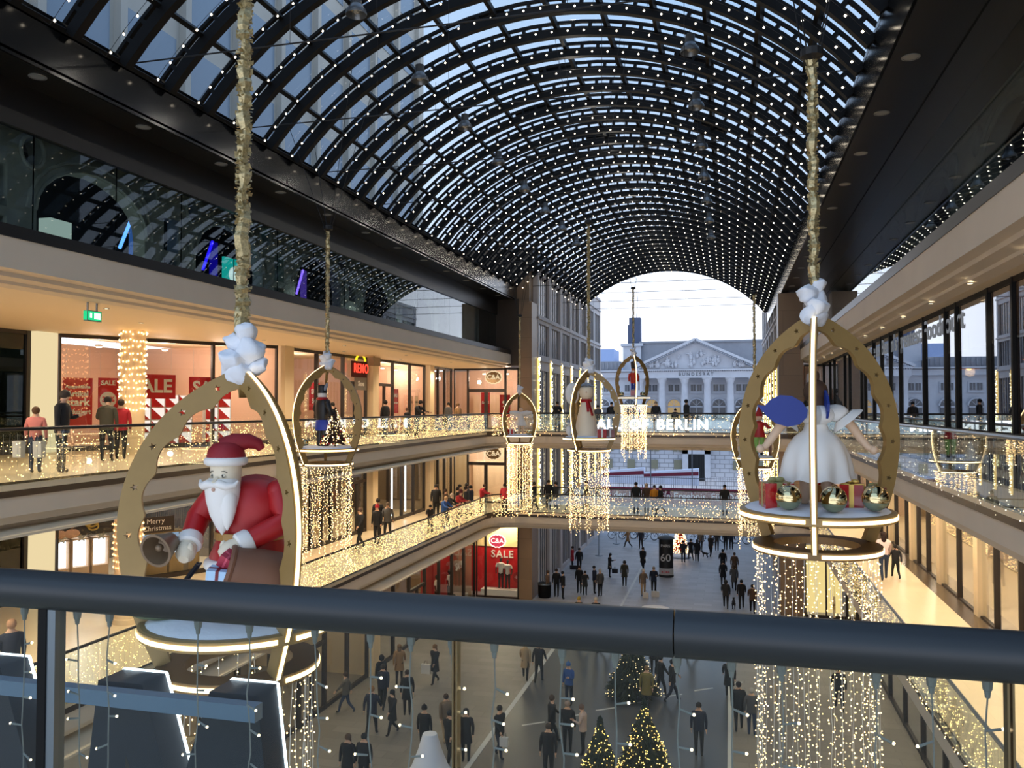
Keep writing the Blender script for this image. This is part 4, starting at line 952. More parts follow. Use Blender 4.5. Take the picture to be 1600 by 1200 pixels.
# ================================================================== NEAR RAILING
t=thing('near_balustrade','thick dark blue steel handrail over glass panels right in front of the camera','balustrade',(0,1.1,L2))
MB().tube([(-2.6,0,E-.296-L2),(-.072,0,E-.296-L2)],.0305,20).build('handrail',mat('blue_black_rail',(46,50,54),.38,metal=.2),t,True)
MB().tube([(-.070,0,E-.296-L2),(2.2,0,E-.296-L2)],.0305,20).build('handrail',MATS['blue_black_rail'],t,True)
ph=E-.322-L2
MB().box((-1.068,-.012,0),(-1.052,.02,ph)).box((-1.056,-.010,0),(-1.036,.012,ph),1).build('post',[M_BLACK,M_STEEL],t)
xs=[-2.5,-1.75,-1.045,-.372,.318,1.0,1.7]
for i in range(len(xs)-1):
    MB().box((xs[i]+.004,.0,0),(xs[i+1]-.004,.012,ph)).build('glass_panel',pane('near_glass',(.88,.92,.92),.45,.01,.0),t)
for x in (-.372,.318): MB().box((x-.004,-.002,0),(x-.0015,.014,ph)).box((x+.0015,-.002,0),(x+.004,.014,ph)).build('glass_edge',mat('bronze_edge',(120,104,74),.35,metal=.5),t)
random.seed(21)
sx_=[(18,0),(118,0),(180,0),(322,-1),(440,0),(512,0),(590,0),(655,0),(722,0),(790,0),(885,0),(965,0),(1055,0),(1135,0),(1210,0),(1365,0),(1453,0),(1545,0)]
k=0
for u in [-1.13,-1.025,-.963,-.80,-.71,-.60,-.51,-.447,-.385,-.322,-.225,-.152,-.07,-.0,.062,.175,.238,.30]:
    b=MB(); top=ph-.0; L=.42; n=9; wob=[U(-.004,.004)+(.02 if k in (1,5) else 0)*j/n for j in range(n+1)]
    b.lathe([(.003,-.03),(.004,-.022),(.0055,-.02),(.007,-.004),(.007,.0)],8,(0,0,0))
    pts=[(wob[j] if j else 0,0,-.028-(L-.028)*j/n) for j in range(n+1)]
    b.tube(pts,.0011,5,0)
    z=-.07-U(0,.02); s=1
    while z>-L:
        j=min(n-1,int(-z/L*n)); px=wob[j]; s=random.choice((1,1,-1)); ln=.017; dz=U(-.008,.006)
        b.tube([(px,0,z),(px+s*ln,-.004,z+dz)],[.0014,.0019],5,0); b.ball((px+s*(ln+.0015),-.004,z+dz),.0021 ,6,1)
        z-=U(.035,.06)
    o=b.build('icicle_string',[mat('white_cable',(140,140,136),.6),emit('near_bulb',(255,226,180),7)],None,False,(u,1.124,E-.324))
    tag(o,'white icicle light string with tiny warm bulbs hanging under the near handrail','string light','icicle strings under the near handrail'); k+=1
from mathutils import noise
def fluff(b,amp,sc_=8):
    for i,v in enumerate(b.v):
        p=Vector(v); q=noise.noise_vector(p*sc_)*amp+noise.noise_vector(p*sc_*2.7)*amp*.3; b.v[i]=tuple(p+q)
# ================================================================== HANGING ORNAMENTS
OUT=[(.60,-.36),(.66,-.34),(.80,.0),(.90,.30),(.955,.62),(.965,.90),(.92,1.18),(.82,1.45),(.66,1.70),(.46,1.90),(.24,2.05),(.03,2.16)]
def smooth_out(n=60):
    pts=[Vector((a,b,0)) for a,b in OUT[1:]]; res=[]
    m=len(pts)
    for i in range(m-1):
        p0=pts[max(0,i-1)];p1=pts[i];p2=pts[i+1];p3=pts[min(m-1,i+2)]
        for k in range(6):
            t=k/6; res.append(.5*((2*p1)+(-p0+p2)*t+(2*p0-5*p1+4*p2-p3)*t*t+(-p0+3*p1-3*p2+p3)*t**3))
    res.append(pts[-1]); return res
OC=smooth_out()
def rib_profile():
    n=len(OC); inner=[]
    for i,p in enumerate(OC):
        a=OC[max(0,i-1)];c=OC[min(n-1,i+1)]; d=(c-a).normalized(); nrm=Vector((-d.y,d.x,0))
        f=i/(n-1)
        wd=.13+.02*f if f<.12 else .20-.055*abs(math.sin((f-.12)/.88*PI*6.0))+.012
        q=p+nrm*wd; 
        if q.x<.03: q.x=.03
        inner.append(q)
    out=[(p.x,p.y) for p in OC]+[(.02,2.16)]
    inn=[(p.x,p.y) for p in inner if p.y<2.02]
    poly=out+[(.02,1.90)]+inn[::-1]
    stars=[]
    for f in (.22,.36,.50,.64,.78,.90):
        i=int(f*(n-1)); p=OC[i]; a=OC[i-1];c=OC[i+1]; d=(c-a).normalized(); nr=Vector((-d.y,d.x,0)); q=p+nr*.085
        stars.append([(q.x+(.034 if k%2==0 else .014)*math.sin(k*PI/5+.3),q.y+(.034 if k%2==0 else .014)*math.cos(k*PI/5+.3)) for k in range(10)])
    return [poly]+stars
RIBME=curve_mesh(rib_profile(),.034); RIBME.materials.append(M_GOLD)
def ornament(nm,lab,x,y,z,rz,sc_=1,strands=26,slen=2.9,gar=2.5,nb=46,hub=True,br=.015,gr=.045,skip=()):
    """z = height of the platform; apex 2.16 above"""
    t=thing(nm,lab,'hanging ornament',(x,y,z),rz,'hanging Christmas ornaments in the atrium'); t.scale=(sc_,sc_,sc_)
    led=None
    for k in range(3):
        a=k*2*PI/3
        o=link('arch_frame',RIBME,t); o.rotation_euler=(PI/2,0,a)
        if k in skip: continue
        b=MB()
        for i in range(len(OC)-1):
            p,q=OC[i],OC[i+1]; d=(q-p).normalized(); nx,nz=d.y*.005,-d.x*.005
            b.quad((p.x+nx,-.017,p.y+nz),(p.x+nx,.017,p.y+nz),(q.x+nx,.017,q.y+nz),(q.x+nx,-.017,q.y+nz))
        l=b.build('led_strip',M_LED,t); l.rotation_euler=(0,0,a)
    MB().lathe([(.78,-.05),(.80,-.04),(.80,.04),(.78,.05)],48).build('platform',M_GOLD,t)
    b=MB(); pr=[(.72,.055)]
    b.lathe([(.74,.05),(.70,.075),(.5,.10),(.25,.085),(.001,.09)],36,cap=False)
    for i in range(16): b.ball((U(.3,.62)*math.cos(i*PI/8),U(.3,.62)*math.sin(i*PI/8),.06),U(.05,.09),8,0,(1,1,.5))
    b.build('snow_cover',M_SNOW,t,True)
    prof=[(.44,-.40),(.66,-.40),(.66,-.32),(.44,-.32),(.44,-.40)]
    MB().lathe(prof,48,cap=False).build('lower_ring',M_GOLDD,t)
    for (rr,zz) in ((.808,.0),(.668,-.36)):
        for k in range(3):
            a0=k*2*PI/3+.10; a1=(k+1)*2*PI/3-.10
            b=MB(); A=[a0+(a1-a0)*i/16 for i in range(17)]
            for i in range(16): b.quad(*[(rr*math.cos(q),rr*math.sin(q),zz+h) for q,h in ((A[i],-.019),(A[i+1],-.019),(A[i+1],.019),(A[i],.019))])
            b.build('led_strip',M_LED,t)
    b=MB()
    for (dx,dy,dz,r) in ((0,0,2.12,.13),(.05,.03,2.22,.12),(-.06,0,2.30,.14),(.03,-.05,2.38,.12),(-.03,.03,2.46,.10),(.09,-.04,2.14,.09),(-.1,.02,2.15,.09)): b.ball((dx*1.2,dy*1.2,dz),r*.95,22,0,(1,1,.9))
    fluff(b,.055); b.build('cotton_tuft',M_SNOW,t,2)
    # tinsel garland up to the hub
    b=MB(); n=int(gar/.035); pts=[(math.sin(i*.6)*.012,math.cos(i*.5)*.012,2.45+i*.035) for i in range(n)]
    b.tube(pts,[gr*U(.6,1.25)*(.55 if (gar>3.6 and i>n*.7 and i%9<5) else 1) for i in range(n)],6)
    for i in range(n*14):
        z_=2.45+U(0,gar); a=U(0,2*PI); r=gr*U(.7,1.45); b.add([(.01*math.cos(a),.01*math.sin(a),z_),(r*math.cos(a),r*math.sin(a),z_+U(-.03,.03)),(r*math.cos(a+.35),r*math.sin(a+.35),z_+U(-.03,.03))],[(0,1,2)])
    b.build('garland',M_TINSEL,t)
    if hub:
        zt=2.45+gar; b=MB(); b.lathe([(.02,-.08),(.12,-.03),(.12,.05),(.03,.08)],12,(0,0,zt)); 
        b.build('hanging_hub',M_WIRED,t)
        Ri=Matrix.Rotation(-rz,3,'Z')
        for sx_,sy_ in ((-1,-1),(1,-1),(1,1),(-1,1)):
            ry=1.8+1.5*round((y+sy_*.75-1.8)/1.5); ex=x+sx_*1.0; ez=ZV+math.sqrt((RV-.3)**2-(ex-CX)**2) if abs(ex-CX)<7.9 else 19.6
            if ex<-12.9: ex=-12.9
            e=Ri@(Vector((ex-x,ry-y,ez-z))/sc_); s0=Vector((e.x,e.y,0)).normalized()*.1
            MB().tube([(s0.x,s0.y,zt+.05),tuple(e)],.008,4).build('chain',M_WIRED,t)
    for k in range(3):
        a=k*2.1+.4; b=MB(); P5=[((.11 if i%2==0 else .045)*math.sin(i*PI/5),(.11 if i%2==0 else .045)*math.cos(i*PI/5)) for i in range(10)]
        zz=-.9-.55*k; cx_,cy_=.45*math.cos(a),.45*math.sin(a)
        b.prism([(p[0]+cx_,p[1]+zz) for p in P5],'y',cy_-.012,cy_+.012); b.tube([(cx_,cy_,-.4),(cx_,cy_,zz+.1)],.002,3); b.build('gold_star',M_GOLD,t)
    for k in range(strands):
        a=k*2*PI/strands+U(-.06,.06); rr=.60+U(-.03,.03); L=slen*U(.72,1.0); b=MB()
        pts=[(rr*math.cos(a)+U(-.012,.012),rr*math.sin(a)+U(-.012,.012),-.40-L*i/8) for i in range(9)]
        b.tube(pts,.0028,3,0,cap=False)
        for i in range(nb):
            z_=-.42-L*(i+U(-.4,.4))/nb; b.bulb((rr*math.cos(a)+U(-.035,.035),rr*math.sin(a)+U(-.035,.035),min(z_,-.42)),br*U(.7,1.2),1)
        b.build('light_strand',[M_WIRE,M_BULB],t)
    return t
def deg(d): return math.radians(d)
# rz: one arch points along local +x
ornament('hanging_ornament','big gold onion-shaped frame with Santa inside, nearest on the left',-3.88,6.0,E-1.76,deg(209),.96,26,2.6,4.6,34,True,.007,.055,(0,))
ornament('hanging_ornament','big gold onion-shaped frame with the angel seen from behind, nearest on the right',.85,9.0,E-1.10,deg(-97),.95,30,3.6,2.55,60,True,.0078,.05)
ornament('hanging_ornament','gold onion-shaped frame with the toy soldier and decorated tree, behind the Santa frame',-11.3,21.8,E-1.27,deg(0),1.14,28,2.6,3.2,46,True,.010,.045,(0,))
ornament('hanging_ornament','small gold onion-shaped frame near the far left bridge corner, white dancer inside',-9.84,38.8,E-1.47,deg(104),.98,26,3.6,3.5,50,True,.015)
ornament('hanging_ornament','gold onion-shaped frame holding the white star-hatted angel, middle of the atrium',-4.06,24.4,E-.98,deg(5),.96,26,2.7,4.3,46,True,.010,.045,(0,))
ornament('hanging_ornament','smallest gold onion-shaped frame high in the centre, red nutcracker inside',-4.5,40.2,E+.37,deg(-75),.98,26,2.8,3.0,42,True,.015)
ornament('hanging_ornament','gold onion-shaped frame with the elf, half hidden behind the angel frame',.82,29.0,E-1.76,deg(89),.92,26,3.0,3.6,44,True,.0125)
# ------------------------------------------------------------------ figures
S_RED=mat('santa_red',(170,24,28),.45); S_WHT=mat('figure_white',(232,230,226),.5); S_SKIN=mat('figure_skin',(222,190,160),.5); S_BRN=mat('sack_brown',(112,74,52),.6)
S_FACE=mat('pale_wood_face',(226,214,190),.5); S_TAN=mat('tan_belt',(176,132,72),.5); S_BLK=mat('figure_black',(24,24,28),.45); S_BLU=mat('figure_blue',(34,60,168),.5); S_GRN=mat('figure_green',(70,150,60),.5)
S_HAIR=mat('figure_hair',(70,48,34),.7)
def santa(x,y,z,rz):
    t=thing('santa_figure','large toy Santa with white beard, bell and open sack on the nearest left platform','figure',(x,y,z),rz)
    b=MB(); b.lathe([(.30,.36),(.335,.40),(.33,.46),(.28,.58),(.275,.66),(.30,.80),(.30,.90),(.26,1.0),(.18,1.07),(.05,1.10)],36,(0.03,.04,0),0,1,.86).ball((.03,.12,.86),.30,20,0,(1,.95,.85)); b.build('coat',S_RED,t,True)
    b=MB(); b.tube([(.03+.325*math.cos(a*PI/16),.04+.28*math.sin(a*PI/16),.395) for a in range(32)],.052,10,closed=True); b.build('coat_hem',S_WHT,t,True)
    b=MB(); b.lathe([(.284,.595),(.293,.60),(.293,.655),(.284,.66)],36,(0.03,.04,0),0,1,.86,cap=False).box((-.04,-.235,.59),(.05,-.215,.665)); b.build('belt',S_TAN,t)
    for s in (-1,1): b=MB(); b.lathe([(.12,.1),(.13,.2),(.14,.3),(.12,.42)],18,(s*.13+.02,.03,0)); b.build('leg',S_RED,t,True); b=MB(); b.ball((s*.13+.02,-.05,.07),.10,14,0,(1,1.6,.75)); b.build('boot',S_BLK,t,True)
    # arms
    def arm(sh,el,wr,hd):
        b=MB(); b.tube([sh,tuple((Vector(sh)+Vector(el))/2),el,tuple((Vector(el)+Vector(wr))/2),wr],[.10,.105,.10,.09,.08],14); b.ball(sh,.105,14).ball(el,.10,14); o=b.build('sleeve',S_RED,t,True)
        d=(Vector(wr)-Vector(el)).normalized(); w=Vector(wr); MB().tube([w-d*.02,w,w+d*.075,w+d*.09],[.085,.10,.10,.085],16).build('cuff',S_WHT,t,True)
        MB().tube([w+d*.07,w+d*.13,w+d*.19,w+d*.235],[.065,.078,.075,.04],14).ball(w+d*.15+Vector((.05*(-1 if wr[0]>0 else 1),-.02,.03)),.03,8,0,(1,1,1.6)).build('mitten',S_FACE,t,True)
        return w+d*.2
    arm((-.26,.02,.97),(-.40,-.04,.76),(-.34,-.22,.62),None); arm((.30,.02,.98),(.42,-.06,.76),(.22,-.28,.63),None)
    # bell in his right hand
    ra=Matrix.Rotation(deg(-62),3,'X')@Matrix.Rotation(deg(18),3,'Y')
    b=MB(); b.lathe([(.075,.06),(.09,.0),(.125,-.09),(.135,-.13),(.115,-.13),(.10,-.08),(.07,.0),(.001,.03)],26,(-.42,-.42,.60),0,cap=False,rot=Matrix.Rotation(deg(-75),3,'X')).ball((-.42,-.50,.585),.032,10).tube([(-.42,-.38,.61),(-.37,-.3,.63)],.022,8); b.build('hand_bell',mat('bell_brown',(120,100,78),.35,metal=.3),t,True)
    # head
    hx,hy=-.04,-.20
    b=MB(); b.lathe([(.085,.98),(.11,1.02),(.118,1.10),(.122,1.20),(.12,1.24)],24,(hx,hy,0),0,1,1.0); b.tube([(hx,hy-.115,1.118),(hx,hy-.15,1.085),(hx,hy-.125,1.07)],[.018,.026,.015],8); b.build('head',S_FACE,t,True)
    e=MB()
    for s in (-1,1):
        ax=hx+s*.047; ay=hy-.108
        for (r_,m_) in ((.017,0),(.0095,1)):
            e.ball((ax,ay-(.002 if m_==0 else .008),1.135),r_,10,m_,(1.25 if m_==0 else 1,.5,.75 if m_==0 else 1))
        e.tube([(ax-.03,ay+.012,1.152),(ax-.012,ay-.005,1.167),(ax+.012,ay-.005,1.169),(ax+.03,ay+.010,1.156)],.0032,5,1)
        e.tube([(ax-.024,ay+.005,1.123),(ax,ay-.008,1.119),(ax+.024,ay+.005,1.125)],.0018,5,1)
    e.build('painted_eyes',[mat('eye_white',(214,208,190),.4),mat('eye_dark',(44,44,40),.4)],t,True)
    b=MB(); b.lathe([(.003,.66),(.05,.72),(.10,.82),(.13,.93),(.142,1.02),(.138,1.08),(.11,1.11)],26,(hx+.0,hy-.045,0),0,1,.85); b.lathe([(.003,.70),(.04,.76),(.07,.86),(.075,.97),(.05,1.04)],16,(hx+.065,hy-.075,0),0,1,.9); b.build('beard',S_WHT,t,True)
    b=MB()
    for s in (-1,1): b.tube([(hx+s*.0,hy-.145,1.065),(hx+s*.05,hy-.165,1.075),(hx+s*.10,hy-.15,1.055),(hx+s*.15,hy-.11,1.06),(hx+s*.17,hy-.09,1.095)],[.022,.034,.032,.022,.008],10)
    b.build('moustache',S_WHT,t,True)
    MB().ball((hx,hy-.165,1.03),.017,8).build('mouth',mat('mouth_tan',(196,160,140),.5),t,True)
    b=MB(); b.tube([(hx+.135*math.cos(a*PI/14),hy+.135*math.sin(a*PI/14),1.243) for a in range(28)],.036,10,closed=True); b.build('hat_band',S_WHT,t,True)
    b=MB(); b.lathe([(.15,1.25),(.15,1.29),(.135,1.34),(.10,1.38),(.04,1.40),(.001,1.405)],26,(hx,hy,0)); b.tube([(hx-.03,hy+.0,1.34),(hx+.05,hy+.05,1.385),(hx+.14,hy+.10,1.40),(hx+.20,hy+.14,1.375),(hx+.225,hy+.155,1.33)],[.09,.082,.062,.048,.03],14); b.build('hat',mat('santa_hat_red',(140,22,34),.6),t,True)
    # sack with parcels
    mo=Vector((.17,-.45,.45)); ax=Vector((.78,.60,-.30)).normalized()
    rot=Vector((0,0,1)).rotation_difference(ax).to_matrix()
    b=MB(); b.lathe([(.145,-.02),(.165,.0),(.17,.06),(.19,.2),(.20,.34),(.16,.46),(.04,.52),(.001,.53)],24,mo,0,1,1,cap=False,rot=rot); b.lathe([(.145,-.02),(.13,.04),(.15,.3),(.001,.34)],24,mo,0,cap=False,rot=rot); b.tube([tuple(mo+rot@Vector((.155*math.cos(a*PI/10),.155*math.sin(a*PI/10),-.01))) for a in range(20)],.024,8,closed=True); b.build('sack',S_BRN,t,True)
    def gift(c,s,m,rb,rz_):
        g=MB(); g.box((-s,-s,-s),(s,s,s)).box((-s*.15,-s*1.03,-s*1.03),(s*.15,s*1.03,s*1.03),1).box((-s*1.03,-s*.15,-s*1.03),(s*1.03,s*.15,s*1.03),1)
        o=g.build('parcel',[m,rb],t,False,c); o.rotation_euler=rz_
    gift((.13,-.53,.38),.08,mat('light_blue_parcel',(170,205,235),.5),mat('dark_red_ribbon',(110,20,34),.5),(.1,.1,.35)); gift((.17,-.47,.51),.055,mat('pink_parcel',(170,50,70),.5),mat('pink_ribbon',(210,90,110),.5),(.4,.6,.2))
    return t
santa(-3.86,6.02,E-1.76+.075,0)
t=thing('toy_sled','dark curved sled runner standing behind the Santa on the left platform','sled',(-4.30,6.12,E-1.70),deg(28))
for dy in (0,.09):
    MB().tube([(-.25+.25*math.cos(a*PI/20+PI*.5)*-1-.05,dy,.03+.33*math.sin(a*PI/20)) for a in range(0,20)],.022,8).build('runner',mat('dark_blue_runner',(34,38,52),.4),t,True)
t=thing('green_bag','lumpy green moss bolster lying in the cotton snow of the left platform','decoration',(-4.34,5.62,E-1.67),deg(20)); 
MB().ball((0,0,.05),.12,14,0,(1.9,.8,.55)).build('moss',mat('moss_green',(92,104,74),.9,bump=.6,scale=20),t,True)
def limb(m,pts,rs,mi=0,n=10): m.tube(pts,rs,n,mi); 
def figure(nm,lab,loc,rz,parts,sc_=1):
    t=thing(nm,lab,'figure',loc,rz); t.scale=(sc_,)*3
    for pn,mb,m in parts:
        if pn in ('arms','legs','boots','sleeves') and min(v[0] for v in mb.v)<-.02 and nm!='dancer_figure':
            one={'arms':'arm','legs':'leg','boots':'boot','sleeves':'sleeve'}[pn]
            for sg in (-1,1):
                h=MB(); mp={}
                for f in mb.f:
                    if sg*sum(mb.v[i][0] for i in f)>=0:
                        for i in f:
                            if i not in mp: mp[i]=len(h.v); h.v.append(mb.v[i])
                        h.f.append([mp[i] for i in f]); h.m.append(0)
                if h.f: h.build(one,m,t,True)
        else: mb.build(pn,m,t,True)
    return t
# angel seen from behind (faces +y), arms spread, blue wings
dress=MB(); n=64
pr=[(.36,.26),(.345,.32),(.335,.42),(.315,.52),(.275,.62),(.21,.71),(.13,.77),(.11,.83),(.13,.92),(.10,1.0),(.05,1.03)]
o0=0
for r,z in pr:
    for j in range(n):
        a=2*PI*j/n; f=1+.09*max(0,(.7-z)/.44)*math.cos(a*9); dz=.018*math.cos(a*9)*max(0,(.5-z)/.24)
        dress.v.append((r*f*math.cos(a),r*f*math.sin(a)*.9,z+dz))
for i in range(len(pr)-1):
    for j in range(n): dress.f.append([i*n+j,i*n+(j+1)%n,(i+1)*n+(j+1)%n,(i+1)*n+j]); dress.m.append(0)
sl=MB()
for s in (-1,1): sl.ball((s*.19,0.0,.95),.105,14,0,(1.25,1,.85)); sl.lathe([(.10,0),(.17,-.05),(.18,-.07),(.09,-.03)],18,(s*.27,0,.92),cap=False,rot=Matrix.Rotation(s*-.7,3,'Y'))
sl.ball((0,-.08,.93),.15,14,0,(1.2,.7,.7))
arms=MB()
for s in (-1,1): arms.tube([(s*.24,0,.93),(s*.36,.03,.80),(s*.44,.03,.68),(s*.50,.02,.60),(s*.545,0,.58)],[.055,.05,.042,.035,.03],12); arms.ball((s*.55,0,.575),.045,10)
legs=MB()
for s in (-1,1): legs.tube([(s*.10,0,.34),(s*.105,0,.2),(s*.11,0,.1),(s*.115,.03,.04)],[.07,.062,.05,.045],12); legs.ball((s*.115,.07,.035),.045,10,0,(1,1.9,.75))
head=MB(); head.ball((0,.03,1.14),.105,16,0,(1,1,1.12)); head.tube([(0,0,1.0),(0,.01,1.07)],.045,10)
hair=MB(); hair.ball((0,.0,1.165),.12,16,0,(1.02,1.0,1.12)); hair.ball((0,-.02,1.33),.05,10,0,(.8,.8,1.2)); hair.ball((0,-.06,1.06),.09,12,0,(1,.7,1.4))
def wing(s):
    pts=[(0,.0),(.05,.09),(.16,.16),(.28,.17),(.38,.12),(.44,.05),(.52,.06),(.42,-.07),(.33,-.15),(.20,-.19),(.08,-.16),(.01,-.08)]
    m=MB(); m.prism([(s*p[0],p[1]) for p in pts],'y',-.012,.012); return m
ang=figure('angel_figure','big angel figure in a white bell dress seen from behind, on the right platform',(.86,9.05,E-1.10+.075),deg(0),[('dress',dress,S_WHT),('sleeves',sl,S_WHT),('arms',arms,S_SKIN),('legs',legs,S_SKIN),('head',head,S_SKIN),('hair',hair,S_HAIR)])
for s,z,r_ in ((-1,.98,-.05),(1,1.04,.75)):
    w_=wing(s if s<0 else 1); o=w_.build('wing',mat('wing_blue',(24,52,140),.5),ang,False,(s*.10,-.24,z)); o.rotation_euler=(0,0,deg(-12) if s<0 else deg(96)); o.scale=(.95,1,.9)
MB().tube([(.345*(1+.09*math.cos(a*2*PI/63*9))*math.cos(a*2*PI/63),.345*.9*(1+.09*math.cos(a*2*PI/63*9))*math.sin(a*2*PI/63),.29) for a in range(63)],.004,4,closed=True).build('hem_line',mat('grey_line',(110,112,120),.6),ang)
M_CHR=mat('gold_chrome',(214,196,150),.06,metal=1.0); M_CHRG=mat('dull_green_lacquer',(120,132,112),.4,metal=.3)
def bauble(lab,x,y,z,r,grp=None):
    t=thing('christmas_bauble',lab,'bauble',(x,y,z+r),0,grp)
    b=MB(); b.ball((0,0,0),r,28); o=b.build('shell',[M_CHR,M_CHRG],t,True)
    for p in o.data.polygons:
        if p.center.z<-.22*r: p.material_index=1
    MB().lathe([(r*.12,r*.96),(r*.12,r*1.12)],10).build('cap',M_GOLDD,t)
    return t
bx,by,bz=.85,9.0,E-1.10+.085
bauble('shiny gold and green bauble in front of the left red parcel, right platform',bx-.30,by-.50,bz,.125)
bauble('shiny gold and green bauble in the middle front of the right platform',bx+.10,by-.60,bz,.125)
bauble('shiny gold and green bauble at the right end of the right platform',bx+.50,by-.40,bz,.125)
def parcel(lab,x,y,z,w_,h,m,rb,rz=0,grp=None):
    t=thing('gift_box',lab,'gift box',(x,y,z),rz,grp); MB().box((-w_,-w_,0),(w_,w_,h)).build('box',m,t); MB().box((-w_*.2,-w_*1.02,0),(w_*.2,w_*1.02,h*1.02)).box((-w_*1.02,-w_*.2,0),(w_*1.02,w_*.2,h*1.02)).build('ribbon',rb,t)
    MB().ball((-w_*.25,0,h*1.1),w_*.28,8,0,(1.3,.5,.8)).ball((w_*.25,0,h*1.1),w_*.28,8,0,(1.3,.5,.8)).build('bow',rb,t,True)
G_RED=mat('shiny_red_wrap',(170,16,26),.2,coat=.6); G_GRN=mat('pale_green_ribbon',(150,150,100),.4)
parcel('shiny red parcel with a pale green ribbon at the left of the right platform',bx-.40,by-.22,bz-.03,.14,.27,G_RED,G_GRN,.2)
parcel('shiny red parcel between two baubles on the right platform',bx+.33,by-.12,bz-.03,.11,.26,G_RED,MATS['ring_gold'],-.2)
parcel('small dark red parcel at the right rear of the right platform',bx+.55,by+.05,bz-.03,.09,.22,mat('dark_red_wrap',(110,16,22),.3,coat=.5),G_GRN,.4)
parcel('glowing amber parcel behind the angel figure, right platform',bx+.12,by+.42,bz-.03,.12,.2,mat('amber_wrap',(210,150,80),.3),G_RED,.1)
# toy soldier from behind + tree
x,y,z=-11.45,21.8,E-1.27+.085
b=MB(); b.lathe([(.16,.66),(.19,.75),(.20,.95),(.22,1.12),(.18,1.2),(.07,1.24)],20,sy=.75)
a_=MB()
for s in (-1,1): a_.tube([(s*.22,0,1.14),(s*.31,0,.98),(s*.30,.06,.84),(s*(.30),.14,.86)],[.075,.075,.065,.06],12); a_.ball((s*.23,0,1.14),.085,12)
sk_=MB(); sk_.lathe([(.20,.42),(.21,.45),(.185,.66),(.17,.69)],20,sy=.8)
lg=MB()
for s in (-1,1): lg.tube([(s*.095,0,.46),(s*.095,0,.06)],.075,12); lg.ball((s*.095,.04,.05),.08,10,0,(1,1.5,.7))
hd=MB(); hd.lathe([(.10,1.26),(.115,1.32),(.115,1.40)],18)
sc2=MB(); sc2.tube([(.11*math.cos(a*PI/8),.11*math.sin(a*PI/8),1.235) for a in range(16)],.045,8,closed=True)
ht=MB(); ht.lathe([(.125,1.38),(.13,1.42),(.12,1.44),(.12,1.54),(.135,1.58),(.10,1.6)],18); pl=MB(); pl.tube([(.1,0,1.46),(.17,0,1.55),(.22,0,1.64)],[.03,.05,.02],8)
figure('toy_soldier_figure','toy soldier seen from behind with black jacket, blue skirt and red scarf',(x,y,z),deg(-28),[('jacket',b,S_BLK),('arms',a_,S_BLK),('skirt',sk_,S_BLU),('legs',lg,S_BLK),('head',hd,S_WHT),('scarf',sc2,S_RED),('hat',ht,S_BLK),('plume',pl,mat('grey_plume',(130,140,160),.8))],1.12)
def xtree(nm,lab,x,y,z,h,r,nbulb,m,bm_,br,ornaments=False,blades=900,seed=1):
    random.seed(seed); t=thing(nm,lab,'Christmas tree',(x,y,z))
    MB().tube([(0,0,0),(0,0,h*.95)],[.05*h/2,.01],8).build('trunk',mat('trunk_brown',(70,50,36),.8),t)
    b=MB()
    for i in range(blades):
        f=U(0,1)**.75; zz=h*(.08+.9*(1-f)) if False else h*(.08+.90*(1-f)); rr=r*(f)*U(.55,1.05)+.02; a=U(0,2*PI); dz=-rr*.22
        p0=Vector((0,0,zz+.06*h)); p1=Vector((rr*math.cos(a),rr*math.sin(a),zz+dz*.4)); w_=.05*h/2*U(.8,1.6); s=Vector((-math.sin(a),math.cos(a),0))*w_
        mid=p0.lerp(p1,.62); b.add([p0.lerp(p1,.15),mid+s+Vector((0,0,-.02)),p1,mid-s+Vector((0,0,-.02)),mid+Vector((0,0,.04*h/2))],[(0,1,4),(1,2,4),(2,3,4),(3,0,4),(0,3,2,1)])
    b.build('branches',m,t)
    c=MB()
    for i in range(nbulb):
        f=U(0.0,1)**.6; zz=h*(.08+.9*(1-f)); rr=r*f*U(.75,1.02)+.02; a=U(0,2*PI); c.bulb((rr*math.cos(a),rr*math.sin(a),zz-.08*rr),br*U(.7,1.2),0)
    c.build('fairy_lights',bm_,t)
    if ornaments:
        d=MB()
        for i in range(60):
            f=U(0.1,1)**.7; zz=h*(.08+.9*(1-f)); rr=r*f*1.0+.02; a=U(0,2*PI); d.ball((rr*math.cos(a),rr*math.sin(a),zz),.028,6,i%3)
        d.build('ornaments',[S_RED,M_CHR,S_WHT],t,True)
    return t
M_FIR=mat('dark_fir_green',(30,44,32),.8,var=.3,scale=8)
xtree('christmas_tree','small dark Christmas tree densely decked with white and red balls beside the toy soldier',-11.0,21.75,E-1.20,1.15,.42,150,mat('dark_red_fir',(44,26,24),.8),M_BULB,.016,True,260,5)
bauble('silver bauble at the feet of the toy soldier',-11.95,21.7,E-1.20,.12)
# white dancer
def gown(w_,h,m_extra=None,flare=1.0):
    g=MB(); g.lathe([(w_*flare,.0),(w_*.9,.12*h),(w_*.55,.5*h),(w_*.38,.72*h),(w_*.5,.86*h),(w_*.3,.97*h),(.04,h)],22,(0,0,0)); return g
x,y,z=-9.78,38.8,E-1.47+.085
g=MB(); g.lathe([(.26,.42),(.24,.55),(.15,.78),(.16,.9),(.2,1.0),(.06,1.06)],20); ar=MB(); ar.tube([(-.55,-.05,1.05),(-.3,0,1.02),(0,0,.98),(.3,0,1.02),(.55,-.05,1.05)],[.07,.13,.12,.13,.07],12); wg=MB(); wg.prism([(-.55,1.12),(0,1.1),(.55,1.12),(.35,1.0),(0,1.03),(-.35,1.0)],'y',.1,.13)
h_=MB(); h_.ball((0,0,1.18),.11,14); l_=MB(); l_.tube([(-.08,0,.45),(-.08,0,.02)],.05,10).tube([(.08,0,.45),(.08,0,.02)],.05,10)
